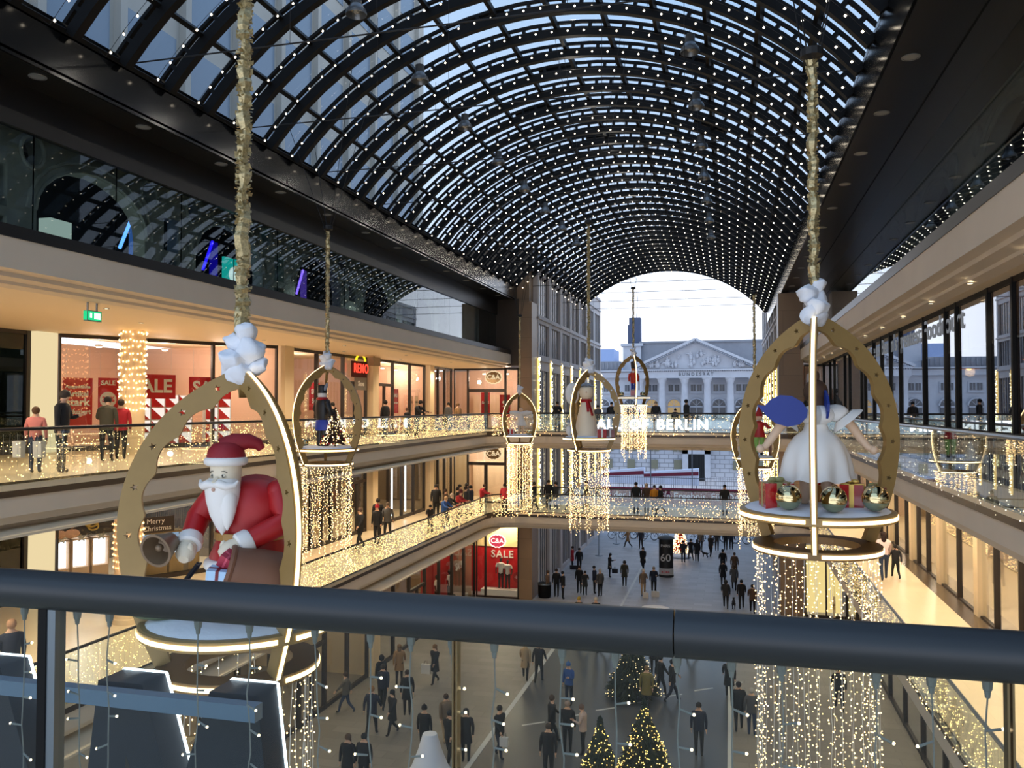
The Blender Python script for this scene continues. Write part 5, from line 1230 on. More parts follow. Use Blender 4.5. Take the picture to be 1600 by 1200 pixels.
figure('dancer_figure','white dancer figure with arms spread wide in the small left frame',(x,y,z),0,[('dress',g,S_WHT),('arms',ar,S_WHT),('wings',wg,S_BLK),('head',h_,S_SKIN),('legs',l_,S_SKIN)])
parcel('red parcels beside the white dancer figure',x-.45,y-.2,z-.03,.14,.28,G_RED,S_WHT)
bauble('grey bauble at the right of the white dancer figure',x+.45,y-.3,z-.02,.12)
# star-hatted angel
x,y,z=-4.12,24.3,E-.98+.085
g=MB(); g.lathe([(.36,0),(.35,.15),(.27,.55),(.2,.85),(.15,1.0),(.10,1.05)],24); hd=MB(); hd.lathe([(.10,1.08),(.19,1.18),(.21,1.3),(.19,1.42),(.1,1.47)],22)
sf=MB(); sf.tube([(.13*math.cos(a*PI/8),.13*math.sin(a*PI/8),1.04) for a in range(16)],.05,8,closed=True).beam((.06,-.15,1.02),(.18,-.25,.6),.07,.03).beam((.02,-.15,1.02),(.05,-.27,.72),.07,.03)
st=MB(); P_=[((.30 if k%2==0 else .14)*math.sin(k*PI/6),(.30 if k%2==0 else .14)*math.cos(k*PI/6)*.6) for k in range(12)]; st.add([(p[0],p[1],1.5+(.0 if k%2 else -.04)) for k,p in enumerate(P_)]+[(0,0,1.62),(0,0,1.42)],[(k,(k+1)%12,12) for k in range(12)]+[((k+1)%12,k,13) for k in range(12)]); st.prism([(-.05,1.5),(.06,1.5),(0,1.85)],'y',-.04,.04)
wg=MB(); wg.ball((-.42,.1,1.25),.3,16,0,(.7,.2,1.1)); an=MB()
st_m=mat('silver_grey_star',(150,152,156),.35,metal=.6); er=MB(); er.tube([(.0,-.19,1.30),(.0,-.23,1.28)],.025,8)
figure('star_angel_figure','tall white angel figure with grey star hat and red scarf in the middle frame',(x,y,z),deg(10),[('gown',g,mat('glowing_white_gown',(244,226,196),.5)),('head',hd,mat('glowing_white_gown',(244,226,196),.5)),('scarf',sf,S_RED),('star_hat',st,st_m),('wing',wg,S_WHT),('nose',er,S_SKIN)])
parcel('red parcel right of the star-hatted angel, in the middle frame, front one',x+.50,y-.35,z-.03,.13,.24,G_RED,S_WHT,.3); parcel('dark red parcel right of the star-hatted angel, in the middle frame, rear one',x+.72,y-.02,z-.03,.12,.22,MATS['dark_red_wrap'],S_WHT,.1); parcel('small red parcel touching the gown of the star-hatted angel',x+.3,y+.15,z-.03,.1,.18,G_RED,MATS['ring_gold'],.6)
t=thing('toy_bird','small grey and white toy bird left of the star-hatted angel','figure',(x-.50,y-.1,z)); MB().ball((0,0,.16),.13,12,0,(.8,1,1.2)).ball((0,-.05,.36),.07,10).build('body',S_WHT,t,True); MB().lathe([(.11,.40),(.09,.42),(.0,.52)],12,cap=False).build('hat',st_m,t,True); MB().tube([(0,-.11,.35),(0,-.17,.33)],[.015,.004],6).build('beak',S_TAN,t)
# nutcracker
x,y,z=-4.5,40.2,E+.37+.085
b=MB(); b.lathe([(.13,.62),(.15,.7),(.15,1.0),(.17,1.12),(.07,1.18)],18,sy=.8); a_=MB()
for s in (-1,1): a_.tube([(s*.18,0,1.1),(s*.22,0,.9),(s*.2,-.04,.72)],[.055,.05,.045],10)
lg=MB()
for s in (-1,1): lg.tube([(s*.075,0,.62),(s*.075,0,.34)],.06,10)
hd=MB(); hd.lathe([(.09,1.18),(.10,1.3),(.09,1.36)],16); ht=MB(); ht.lathe([(.11,1.34),(.13,1.5),(.14,1.66),(.06,1.7)],16); sw=MB(); sw.beam((.26,.02,1.0),(.26,.02,.3),.05,.05)
bd=MB(); bd.box((-.13,-.13,.0),(.13,.13,.3)); wb=MB(); wb.box((-.05,-.12,1.14),(.05,-.08,1.24))
figure('nutcracker_figure','red and gold nutcracker soldier on a red block in the highest small frame',(x,y,z),0,[('coat',b,mat('bright_red_coat',(200,44,20),.5)),('arms',a_,MATS['bright_red_coat']),('trousers',lg,S_BLU),('head',hd,mat('orange_face',(220,130,60),.5)),('hat',ht,S_BLK),('sword',sw,S_BLK),('base_block',bd,G_RED),('beard',wb,S_WHT)])
for dx,l in ((-.55,'left'),(.45,'right')): bauble('grey bauble at the %s of the nutcracker platform'%l,x+dx,y-.2,z-.02,.12)
# elf
x,y,z=.95,29,E-1.76+.085
b=MB(); b.lathe([(.2,.62),(.19,.7),(.15,.9),(.18,1.1),(.06,1.16)],18,sy=.8); lg=MB()
for s in (-1,1): lg.tube([(s*.09,0,.64),(s*.09,0,.4),(s*.075,0,.12)],[.095,.07,.04],12)
hd=MB(); hd.ball((0,0,1.28),.12,14); ht=MB(); ht.lathe([(.13,1.32),(.11,1.4),(.03,1.6),(.001,1.66)],14); bt=MB()
for s in (-1,1): bt.ball((s*.08,-.05,.06),.06,10,0,(1,1.8,.8))
a_=MB(); a_.tube([(-.18,0,1.08),(-.3,-.05,.95),(-.32,-.2,.9)],[.06,.055,.045],10).tube([(.18,0,1.08),(.3,-.05,.95),(.34,-.2,.95)],[.06,.055,.045],10)
figure('elf_figure','elf figure with red tunic and green legs in the frame behind the angel',(x,y,z),0,[('tunic',b,S_RED),('legs',lg,mat('pale_green_legs',(130,180,90),.5)),('head',hd,S_SKIN),('hat',ht,S_RED),('boots',bt,S_BLK),('arms',a_,S_RED)])
tag(MB().box((-.05,-.05,0),(.05,.05,.8)).build('brown_post',S_BRN,None,False,(x+.35,y,z)),'brown wooden post beside the elf figure','post'); bauble('silver bauble beside the brown post on the elf platform',x+.5,y-.3,z-.01,.1)
t=thing('white_bell_toy','stacked white bell shaped toy at the left of the elf platform','figure',(x-.75+.2,y-.1,z)); MB().lathe([(.16,0),(.17,.04),(.12,.1),(.15,.2),(.14,.28),(.08,.34),(.09,.4),(.05,.5),(.001,.58)],18).build('body',S_WHT,t,True)
# ================================================================== PEOPLE
def skin_body(nm,J,B):
    """J: joint -> (pos, radius x, radius y, class); B: bones; returns one continuous mesh with slots skin, top, trousers, shoes"""
    names=list(J); idx={n:i for i,n in enumerate(names)}
    me=bpy.data.meshes.new('sk'); me.from_pydata([J[n][0] for n in names],[(idx[a],idx[c]) for a,c,_ in B],[])
    o=bpy.data.objects.new('sk',me); C.objects.link(o)
    md=o.modifiers.new('s','SKIN'); md.use_smooth_shade=True
    sv=me.skin_vertices[0].data
    for n in names: sv[idx[n]].radius=(J[n][1],J[n][2]); sv[idx[n]].use_root=(n=='pelvis')
    o.modifiers.new('u','SUBSURF').levels=1
    dg=bpy.context.evaluated_depsgraph_get(); m2=bpy.data.meshes.new_from_object(o.evaluated_get(dg)); bpy.data.objects.remove(o)
    m2.name=nm; m2.materials.clear()
    for k in range(4): m2.materials.append(PM['default'])
    segs=[(Vector(J[a][0]),Vector(J[c][0]),cl) for a,c,cl in B]
    for p in m2.polygons:
        c=p.center; best=9;bc=0
        for a,e_,cl in segs:
            ab=e_-a; t=max(0,min(1,(c-a).dot(ab)/max(1e-9,ab.length_squared))); d=(c-(a+ab*t)).length
            if d<best-1e-4: best=d;bc=cl
        if bc==1 and c.z<.90: bc=2
        p.material_index=bc; p.use_smooth=True
    return m2
PM={'default':mat('cloth_default',(40,40,44),.85)}
def person_proto(nm,armL,armR,legL,legR,lean=0,headt=(0,0)):
    """arm: (elbow, wrist) offsets from the shoulder; leg: (knee, ankle, toe dir)"""
    J={}; lx=lean
    J['pelvis']=((0,0,.94),.15,.115,1); J['waist']=((0,lx*.4,1.10),.135,.105,1); J['chest']=((0,lx*.8,1.30),.165,.12,1); J['neck']=((0,lx,1.47),.055,.055,0)
    J['head']=((headt[0],lx+headt[1]+.01,1.585),.082,.095,0); J['top']=((headt[0],lx+headt[1],1.68),.06,.07,0); J['jaw']=((headt[0]*.8,lx+headt[1]+.05,1.545),.045,.04,0)
    B=[('pelvis','waist',1),('waist','chest',1),('chest','neck',1),('neck','head',0),('head','top',0),('head','jaw',0)]
    hands=[]
    for s,nmx,(e_,w_) in ((-1,'L',armL),(1,'R',armR)):
        sh=Vector((s*.19,lx*.85,1.385)); el=sh+Vector((s*e_[0],e_[1],e_[2])); wr=el+Vector((s*w_[0],w_[1],w_[2])); hd=wr+(wr-el).normalized()*.07
        J['sh'+nmx]=(tuple(sh),.072,.07,1);J['el'+nmx]=(tuple(el),.055,.055,1);J['wr'+nmx]=(tuple(wr),.036,.036,1);J['hd'+nmx]=(tuple(hd),.034,.024,0)
        B+=[('chest','sh'+nmx,1),('sh'+nmx,'el'+nmx,1),('el'+nmx,'wr'+nmx,1),('wr'+nmx,'hd'+nmx,0)]; hands.append((wr,hd,s))
    for s,nmx,(k_,a_,t_) in ((-1,'l',legL),(1,'r',legR)):
        h=Vector((s*.095,0,.86)); kn=h+Vector((s*k_[0],k_[1],k_[2])); an=kn+Vector((0,a_[0],a_[1])); to=an+Vector((0,t_[0],t_[1])); 
        J['hp'+nmx]=(tuple(h),.10,.10,2);J['kn'+nmx]=(tuple(kn),.066,.066,2);J['an'+nmx]=(tuple(an),.045,.045,3);J['to'+nmx]=(tuple(to),.045,.032,3)
        B+=[('pelvis','hp'+nmx,2),('hp'+nmx,'kn'+nmx,2),('kn'+nmx,'an'+nmx,2),('an'+nmx,'to'+nmx,3)]
    me=skin_body(nm,J,B)
    # fingers: four and a thumb on each hand, rooted in the palm
    bm=bmesh.new(); bm.from_mesh(me)
    fb=MB()
    for wr,hd,s in hands:
        d=(hd-wr).normalized(); side=d.cross(Vector((s,0,0))); side=side.normalized() if side.length>.1 else Vector((0,1,0)); palm=d.cross(side).normalized()
        for k,(o_,ln) in enumerate(((-.024,.052),(-.008,.064),(.008,.060),(.022,.046))):
            a=hd+side*o_+d*.015; fb.tube([a,a+d*ln*.55+palm*.004*s,a+d*ln+palm*.016*s],[.0095,.009,.006],5)
        a=wr+d*.03+side*.03; fb.tube([a,a+side*.022+d*.025,a+side*.026+d*.05],[.011,.010,.007],5)
    ov=[bm.verts.new(v) for v in fb.v]
    for f in fb.f:
        nf=bm.faces.new([ov[i] for i in f]); nf.material_index=0; nf.smooth=True
    bm.to_mesh(me); bm.free()
    return me,(headt[0],lx+headt[1]),min(v.co.z for v in me.vertices)
S_=((.05,.0,-.27),(.0,.05,-.24))
PROTO={
 'stand':person_proto('person_body',S_,S_,((0,.0,-.42),(0,-.37),(.11,-.03)),((0,.02,-.42),(-.02,-.37),(.11,-.03))),
 'walk':person_proto('person_body',((.04,.16,-.22),(0,.16,-.16)),((.04,-.14,-.24),(0,-.02,-.24)),((0,.20,-.37),(.08,-.36),(.11,.02)),((0,-.08,-.41),(-.26,-.28),(.08,-.07)),.03),
 'walk2':person_proto('person_body',((.04,-.12,-.24),(0,-.02,-.24)),((.04,.12,-.23),(0,.14,-.18)),((0,-.06,-.41),(-.2,-.32),(.09,-.05)),((0,.15,-.39),(.04,-.37),(.11,-.0)),.03),
 'phone':person_proto('person_body',((.05,.08,-.25),(-.08,.20,.06)),S_,((0,.0,-.42),(0,-.37),(.11,-.03)),((.01,.03,-.42),(-.03,-.37),(.11,-.03)),.02,(0,.05)),
 'lean':person_proto('person_body',((.05,.18,-.19),(-.04,.22,-.02)),((.05,.18,-.19),(-.04,.22,-.02)),((0,-.02,-.42),(0,-.37),(.11,-.03)),((.01,.06,-.41),(-.1,-.37),(.11,-.03)),.16,(0,.05)),
 'look':person_proto('person_body',((.09,.06,-.24),(-.12,.14,.0)),((.06,-.02,-.27),(-.02,.10,-.2)),((.01,.0,-.42),(0,-.37),(.11,-.03)),((.04,.0,-.42),(0,-.37),(.11,-.03)),.05,(-.02,.09)),
}
def _coat():
    return MB().lathe([(.06,1.47),(.12,1.45),(.185,1.38),(.175,1.2),(.165,1.05),(.19,.85),(.215,.62),(.20,.61)],18,sy=.70,cap=False)
def _jacket():
    return MB().lathe([(.06,1.47),(.12,1.45),(.19,1.38),(.185,1.2),(.175,1.0),(.185,.84),(.17,.83)],18,sy=.74,cap=False)
def cmesh(mb,nm):
    o=mb.build(nm,PM['default'],None,True); me=o.data; bpy.data.objects.remove(o); return me
COAT,JACK=cmesh(_coat(),'coat'),cmesh(_jacket(),'jacket')
HS=cmesh(MB().ball((0,-.012,1.63),.105,14,0,(.92,1.0,1.0)),'hair'); HL=cmesh(MB().ball((0,-.012,1.63),.108,14,0,(.95,1.0,1.0)).ball((0,-.055,1.50),.09,12,0,(1.05,.7,1.7)),'hair')
HT=cmesh(MB().lathe([(.098,1.60),(.104,1.63),(.098,1.70),(.06,1.75),(.02,1.765)],16,(0,-.005,0)).ball((0,-.005,1.775),.025,8),'hat'); HD=cmesh(MB().ball((0,-.03,1.60),.125,14,0,(.95,.95,1.1)),'hood')
SCF=cmesh(MB().tube([(.075*math.cos(a*PI/6),.075*math.sin(a*PI/6),1.47) for a in range(12)],.035,8,closed=True),'scarf')
def cm(rgb): return mat('cloth_%d_%d_%d'%rgb,rgb,.85)
K=(24,25,30);N=(30,38,58);GY=(78,78,80);BR=(82,62,48);BG=(168,144,112);OL=(62,60,48);RD=(176,36,50);BL=(44,84,150);WH=(206,200,194);JN=(44,58,84);TN=(150,118,84);PK=(214,120,118);DG=(44,46,50)
def person(x,y,z,face,pose,top,leg,label,hair='s',hc=(44,34,28),coat='j',group=None,h=1.0,scarf=None,skin=(212,170,142)):
    """face: heading in degrees, 0 = away from the camera bridge (+y)"""
    me,(hx,hy),zm=PROTO[pose]
    t=thing('person',label,'person',(x,y,z-zm*h+.002),math.radians(face),group); t.scale=(h,h,h)
    o=link('body',me,t); 
    for i,m in enumerate((cm(skin),cm(top),cm(leg),cm(DG if leg!=WH else BR))): o.material_slots[i].link='OBJECT'; o.material_slots[i].material=m
    def kid(nm,mesh,c,off=(0,0,0)):
        k=link(nm,mesh,t,off); k.material_slots[0].link='OBJECT'; k.material_slots[0].material=cm(c)
    lx=0.03 if 'walk' in pose else (.1 if pose=='lean' else .02)
    if coat: kid('coat' if coat=='c' else 'jacket',COAT if coat=='c' else JACK,top,(0,lx*.6,0))
    kid({'s':'hair','l':'hair','h':'hat','d':'hood'}[hair],{'s':HS,'l':HL,'h':HT,'d':HD}[hair],hc,(hx,hy,0))
    if scarf: kid('scarf',SCF,scarf,(0,hy*.6,0))
    return t
P_=person
GG='people on the ground floor and the street'
# upper left gallery
g='people on the upper galleries'
P_(-14.95,15.1,L2,25,'stand',(214,130,120),JN,'child in a pink and red sweater, leftmost at the upper left railing','s',(90,62,40),None,g,.86)
P_(-14.45,15.3,L2,-70,'phone',K,DG,'tall man in a black coat bending his head, upper left gallery','s',(58,50,44),'j',g,1.08)
P_(-16.2,18.7,L2,20,'look',OL,K,'person in an olive jacket with back turned, looking into the shoe shop','s',(30,24,22),'j',g,1.02)
P_(-16.5,19.6,L2,30,'stand',RD,K,'person in a red vest with dark bag, beside the olive jacket','s',(52,40,34),'j',g,.98)
P_(-15.3,35.2,L2,70,'stand',K,K,'man in black with back turned below the tall glazed door, upper gallery','s',(28,22,20),'j',g,1.02)
P_(-14.5,35.9,L2,-110,'stand',K,K,'child in dark clothes beside the man facing the railing, upper gallery','s',(90,60,44),'j',g,.82)
P_(-13.95,35.7,L2,-100,'lean',K,K,'man in black leaning on the upper left railing beside a child','s',(30,26,24),'j',g,1.02)
P_(-14.6,43.6,L2,-120,'stand',TN,BR,'woman in a tan coat near the corner shop doors, upper gallery','l',(120,90,60),'c',g,.96)
P_(-15.4,44.3,L2,160,'stand',GY,K,'person in grey near the far corner of the upper left gallery','s',(40,34,30),'j',g,.98)
P_(-15.9,31.2,L2,170,'walk',K,K,'person in dark clothes outside the shop with the red lit sign','s',(28,24,22),'j',g)
P_(-9.7,47.2,L2,180,'phone',K,K,'man in black holding something, leftmost on the upper far bridge','s',(26,22,20),'j',g,1.02)
P_(-8.6,48.0,L2,120,'stand',K,K,'man in black partly behind the middle gold frame, upper far bridge','s',(30,26,24),'j',g)
P_(-7.4,47.6,L2,200,'stand',GY,K,'small person in grey just right of the middle gold frame, upper far bridge','s',(50,40,34),'j',g,.9)
P_(-6.6,47.6,L2,180,'stand',K,K,'person in black left of the nutcracker light curtain, upper far bridge','s',(34,28,26),'j',g)
P_(-4.05,47.4,L2,190,'stand',K,K,'person with light hair in black right of the nutcracker frame, upper far bridge','s',(150,130,110),'j',g,1.02)
P_(-3.0,47.8,L2,170,'stand',K,K,'child in black above the letter R, upper far bridge','s',(30,26,24),'j',g,.78)
P_(-2.35,47.3,L2,-60,'stand',K,K,'tall man in black seen from the side, rightmost on the upper far bridge','s',(24,20,20),'j',g,1.08)
P_(.75,47.6,L2,180,'stand',K,K,'person in black behind the elf frame, upper far bridge','s',(24,20,20),'j',g)
# lower left gallery
g='people on the lower galleries'
P_(-15.35,32.7,L1,160,'walk',K,(20,22,28),'tall person in black with a white trouser stripe, lower left gallery','s',(80,60,50),'j',g,1.06)
P_(-15.1,33.9,L1,170,'stand',K,K,'person in black with a red cap, lower left gallery','h',RD,'j',g)
P_(-15.9,35.8,L1,10,'stand',K,K,'person in black seen from behind at the revolving door, lower left gallery','s',(36,28,24),'j',g,1.04)
P_(-15.2,35.3,L1,190,'walk2',GY,DG,'person in a grey jacket at the revolving door, lower left gallery','s',(96,80,68),'j',g)
P_(-15.4,42.3,L1,200,'stand',K,K,'big dark person with a backpack near the white light strip, lower left gallery','s',(34,28,26),'j',g,1.08)
P_(-13.9,37.4,L1,200,'lean',K,K,'person in black leaning low over the lower left railing','s',(30,26,24),'j',g,.8)
P_(-13.75,38.8,L1,-110,'lean',BL,JN,'person in a blue jacket leaning on the lower left railing','s',(170,140,100),'j',g,.95)
P_(-13.8,39.7,L1,-90,'lean',K,K,'pale haired person in black at the lower left railing, beside the blue jacket','s',(190,170,150),'j',g,.98)
P_(-13.75,41.0,L1,-90,'lean',(150,30,40),K,'person in a dark red jacket with white collar at the lower left railing','h',(90,30,36),'j',g,.98)
for i,(x,y,tp,hr,h_) in enumerate(((-14.6,41.6,BR,(60,44,36),.98),(-14.2,42.4,K,(26,22,22),1.0),(-13.8,42.6,DG,(40,32,28),1.02),(-14.4,43.4,K,(30,26,24),1.03),(-13.8,43.5,N,(28,24,22),1.0),(-14.3,44.3,GY,(30,28,28),1.02))):
    P_(x,y,L1,-95+10*(i%3),'stand',tp,K,('brown coated','black clad left-hand','charcoal clad','black clad tall','navy clad','grey clad')[i]+' person in the crowd at the lower left railing near the corner','s',hr,'j',g,h_)
P_(-13.65,44.9,L1,-80,'lean',RD,K,'person in a bright red jacket at the far corner of the lower left railing','s',(70,50,40),'j',g,.97)
P_(-12.45,45.6,L1,-170,'phone',(214,60,66),K,'person in a coral red jacket at the lower bridge corner','s',(34,26,24),'j',g,.97)
# lower bridge
for (x,y,f,po,tp,h_,l) in ((-11.9,47.6,-90,'walk',K,1.0,'person in black striding left just behind the small white pendant curtain, lower bridge'),(-11.1,47.3,90,'walk2',K,.98,'person in black striding right in the small pendant curtain, lower bridge'),(-10.3,47.5,180,'stand',K,1.02,'person in black standing left in a pair on the lower bridge'),(-9.9,47.7,160,'walk',DG,1.0,'person in charcoal standing right in a pair on the lower bridge'),(-9.0,47.6,90,'walk',GY,.98,'person in grey with a scarf walking right on the lower bridge'),(-8.2,48.2,-100,'walk2',OL,1.02,'person in olive walking left on the lower bridge'),(-5.15,47.0,190,'stand',K,1.04,'tall man in black, leftmost before the maroon banner on the lower bridge'),(-4.6,47.4,200,'stand',BR,.98,'woman with pale hair beside the tall man before the banner, lower bridge'),(-4.15,47.3,170,'stand',(210,140,40),.94,'person in an orange yellow jacket before the banner, lower bridge'),(-3.75,46.9,110,'walk',K,1.0,'man in black striding right before the banner, lower bridge'),(-.3,47.4,180,'stand',K,1.0,'person in black at the right end of the lower bridge before the banner')):
    P_(x,y,L1,f,po,tp,K,l,'l' if 'woman' in l else 's',(180,160,140) if 'pale' in l else (34,28,26),'j',g,h_,(190,190,190) if 'scarf' in l else None)
P_(5.2,31.5,L1,0,'walk2',(236,210,206),JN,'woman in a white top and jeans walking away on the lower right gallery','l',(44,26,22),None,g,1.0)
P_(5.65,31.9,L1,5,'walk',K,K,'person in black just beyond the woman in white, lower right gallery','s',(30,24,22),'j',g,.72)
# street
for row in (
 (-11.3,60.4,90,'stand',RD,K,'person in bright red at the left street facade','s',(60,40,30),'c',.95),
 (-10.6,59.3,180,'stand',K,K,'person in black with a rucksack beside the left street facade','s',K,'j',1),
 (-9.4,52.6,170,'stand',K,K,'man in black, left one of the group of four on the street','s',(60,44,36),'j',1.02),
 (-8.95,52.1,200,'phone',DG,K,'crouched looking person in charcoal in the group of four on the street','s',K,'c',.9),
 (-8.45,52.7,-80,'stand',N,K,'man in navy in the group of four on the street','s',(50,40,36),'j',1.03),
 (-7.95,51.9,40,'stand',GY,K,'person with a black rucksack and grey sleeves in the group of four','h',(190,186,180),'j',1),
 (-8.2,57.9,-90,'phone',K,K,'woman in black with a bag looking at her phone on the street','l',K,'c',.98),
 (-6.85,55.4,180,'stand',OL,K,'woman in an olive parka standing alone on the street','d',(48,40,36),'c',.98),
 (-8.4,70.4,80,'walk',TN,K,'person in a tan coat far out on the street','s',(60,44,30),'c',1),
 (-7.3,70.2,180,'walk2',N,K,'person in navy far out on the street near the tan coat','s',K,'j',1),
 (-6.2,61.1,170,'walk',K,K,'woman in black with a bag left of the advertising column','l',(50,36,30),'c',1.02),
 (-5.35,52.8,200,'phone',(120,104,90),BG,'woman in a white bobble hat taking a photograph on the street','h',WH,'j',.98),
 (-4.75,53.5,185,'phone',N,K,'man in dark blue taking a photograph beside the white bobble hat','s',(150,130,110),'j',1.02),
 (-3.5,64.7,0,'stand',DG,K,'person in charcoal right of the advertising column','s',K,'j',1),
 (-3.0,66.0,20,'walk',K,K,'left one of two people in long black coats far out on the street','s',(60,50,44),'c',1),
 (-2.5,65.3,10,'stand',K,K,'right one of two people in long black coats far out on the street','l',K,'c',1),
 (-2.4,70.5,0,'stand',GY,K,'person in grey in the distant crowd, left part','s',K,'j',.95),
 (-1.55,68.0,-20,'walk',K,K,'broad man in black with a dog in the distant crowd','s',(70,60,50),'j',1.06),
 (-1.1,70.6,0,'stand',DG,K,'person in charcoal in the distant crowd, middle','s',K,'j',1),
 (-.4,71.1,10,'stand',K,K,'left one of a dark pair in the distant crowd at the right','s',K,'j',1),
 (.05,71.5,-10,'stand',N,K,'right one of a dark pair in the distant crowd at the right','s',K,'j',1),
 (-.55,61.6,5,'walk',K,K,'man in black leading the column of people walking away','s',K,'j',1.02),
 (-.5,57.2,0,'walk2',K,K,'person in a black coat behind the leading man of the column','s',(50,40,34),'c',1),
 (.25,60.2,0,'stand',BR,K,'person in a brown coat in the right file of the column','s',(60,46,38),'c',1),
 (.2,56.0,0,'walk',GY,K,'person in a grey brown coat in the right file of the column','l',(70,54,44),'c',1),
 (-.3,50.9,0,'walk',DG,K,'person in a hooded charcoal coat walking a small dog, left side','d',DG,'j',1.02),
 (.6,51.0,0,'walk2',K,K,'person in black walking beside the small dog, right side','s',K,'j',1.02),
 (1.2,50.1,0,'walk',BR,K,'person in brown beside the long light curtain on the right','s',(40,30,26),'j',1),
 (-11.1,50.9,90,'stand',(120,96,80),BG,'person in a patterned beige jacket beside the black bin','s',(90,70,54),'j',.98),
 (-10.6,51.2,180,'stand',K,K,'middle one of three people beside the black bin','s',(60,46,40),'j',1.02),
 (-10.1,50.7,-90,'stand',K,K,'rightmost one of three people beside the black bin','s',K,'j',1),
 (-7.9,44.1,0,'stand',OL,K,'person whose head just shows above the near handrail, left one','h',(150,130,50),'j',1),
 (-7.0,44.2,180,'stand',K,K,'person whose head just shows above the near handrail, right one','h',(190,180,160),'j',1),
 (-8.75,35.5,10,'walk',BG,K,'woman in a beige coat walking away beside the pale road line','l',(196,166,120),'c',.97),
 (-8.1,35.3,-5,'walk2',K,K,'man in black with a white collar walking away on the pale road line','s',(30,24,22),'j',1.03),
 (-7.0,40.6,80,'walk',K,K,'person in black just below the handrail, left of three','s',K,'c',1),
 (-6.35,40.2,-80,'stand',OL,K,'person in an olive long coat just below the handrail, middle of three','s',K,'c',1),
 (-5.9,40.6,-80,'walk',K,K,'person in black striding just below the handrail, right of three','s',K,'j',1),
 (-4.55,37.6,180,'stand',K,K,'person in black behind the dark fir tree, left one','s',K,'c',1.05),
 (-3.35,37.7,190,'stand',K,K,'person in a black hooded coat behind the dark fir tree, right one','d',K,'c',1.08),
 (-1.8,40.6,100,'walk',GY,K,'person in grey striding right just below the handrail','s',K,'j',1),
 (-2.35,34.4,-70,'walk',K,N,'man in a black jacket with white shoes striding right of the fir trees','s',K,'j',1.03),
 (-2.85,34.9,-60,'walk2',K,K,'person in black with a white bag beside the striding man','s',K,'j',1),
 (-6.3,32.9,160,'phone',BL,N,'person in a blue jacket with a black rucksack on the roadway','h',(60,100,160),'j',1),
 (-3.25,33.2,180,'stand',(120,110,60),DG,'person in a yellowish coat behind the gold lit fir tree','s',(120,96,60),'c',1),
 (-.1,35.3,0,'walk',K,K,'person in a black coat with brown fur collar beside the right road edge','s',(40,30,26),'c',1.02),
 (.25,32.0,0,'walk2',K,K,'man in black walking away on the right road edge','s',K,'j',1.06),
 (.7,31.6,0,'stand',GY,JN,'grey haired person in grey walking away on the right road edge','s',(170,166,160),'j',1),
 (-1.1,29.4,180,'stand',N,DG,'man in dark blue walking alone on the dark roadway','s',(30,28,30),'j',1.04),
 (-5.5,28.4,0,'stand',K,K,'bald man in black on the roadway left of the fir trees','s',(150,130,116),'j',1.04),
 (-6.2,29.0,-60,'walk',K,K,'person in black with a white stripe striding right on the roadway','s',(70,56,46),'j',1.05),
 (-7.7,27.5,-120,'walk2',K,N,'man in black with a white shopping bag on the road line','s',(30,26,24),'j',1.05),
 (-5.7,26.2,180,'stand',K,K,'man in black facing the camera at the bottom edge','s',(60,50,44),'j',1.05),
 (-4.95,28.4,90,'phone',(190,170,160),K,'person in a pale jacket behind the left fir tree','s',(110,90,80),'j',1),
 (-12.4,34.0,160,'walk',K,DG,'woman in a black coat with fur collar carrying a white bag','l',(120,90,60),'c',1.02),
 (-13.9,33.6,20,'walk2',TN,K,'woman in a tan coat beside the ground floor shop front','l',(110,84,56),'c',1.0),
 (-13.4,30.7,10,'walk',N,K,'man in navy with a grey collar in the left crowd','s',(60,50,44),'j',1.05),
 (-12.7,28.1,0,'walk2',N,K,'man in dark navy with a brown fur collar in the left crowd','s',(150,110,70),'j',1.06),
 (-14.0,31.9,60,'stand',K,K,'person in a black hood in the left crowd','d',K,'j',1),
 (-12.0,28.4,150,'walk',K,K,'woman in black with one white shoe forward in the left crowd','l',K,'c',.98),
 (-12.2,30.3,200,'stand',K,K,'woman in black with pale scarf in the left crowd','l',(50,34,28),'c',1.0),
 (-14.6,29.9,100,'walk',(96,92,86),JN,'person in a grey jacket bending left by the shop front','s',(60,46,38),'j',.96),
 (-9.9,28.3,30,'walk2',(130,112,92),BG,'person in a beige jacket with rucksack behind the white cone','s',(60,44,36),'j',1.0),
 (-10.2,26.9,0,'stand',K,K,'person in a black hat partly hidden by the white cone','h',K,'j',1.0),
 (-9.2,26.7,170,'walk',K,K,'person in black right of the white cone, at the glass seam','s',K,'j',1.05),
 (-8.7,26.9,190,'stand',K,K,'woman in a black coat right of the glass seam','l',K,'c',1.02),
 (-11.6,23.9,180,'stand',K,K,'left one of a dark pair at the bottom left of the floor','l',(90,70,54),'c',1.02),
 (-11.1,24.0,180,'stand',K,K,'right one of a dark pair at the bottom left of the floor','s',K,'j',1.04),
 (-14.6,43.0,0,'stand',K,K,'person in black by the red window, just below the handrail','s',K,'j',1),
 (4.1,35.1,0,'walk',K,K,'dark dressed person seen through the long right light curtain','s',K,'j',1.04),
 ): P_(row[0],row[1],0,row[2],row[3],row[4],row[5],row[6],row[7],row[8],row[9],GG,row[10])
P_(-11.0,11.6,L1,150,'stand',K,K,'bald man in a black jacket at the lower left gallery railing','s',(150,116,90),'j','people on the lower galleries',1.0) if False else None
P_(-14.3,13.9,L1,60,'stand',N,K,'bald man in a black jacket at the lower left corner of the lower gallery','s',(170,130,100),'j','people on the lower galleries',1.0)
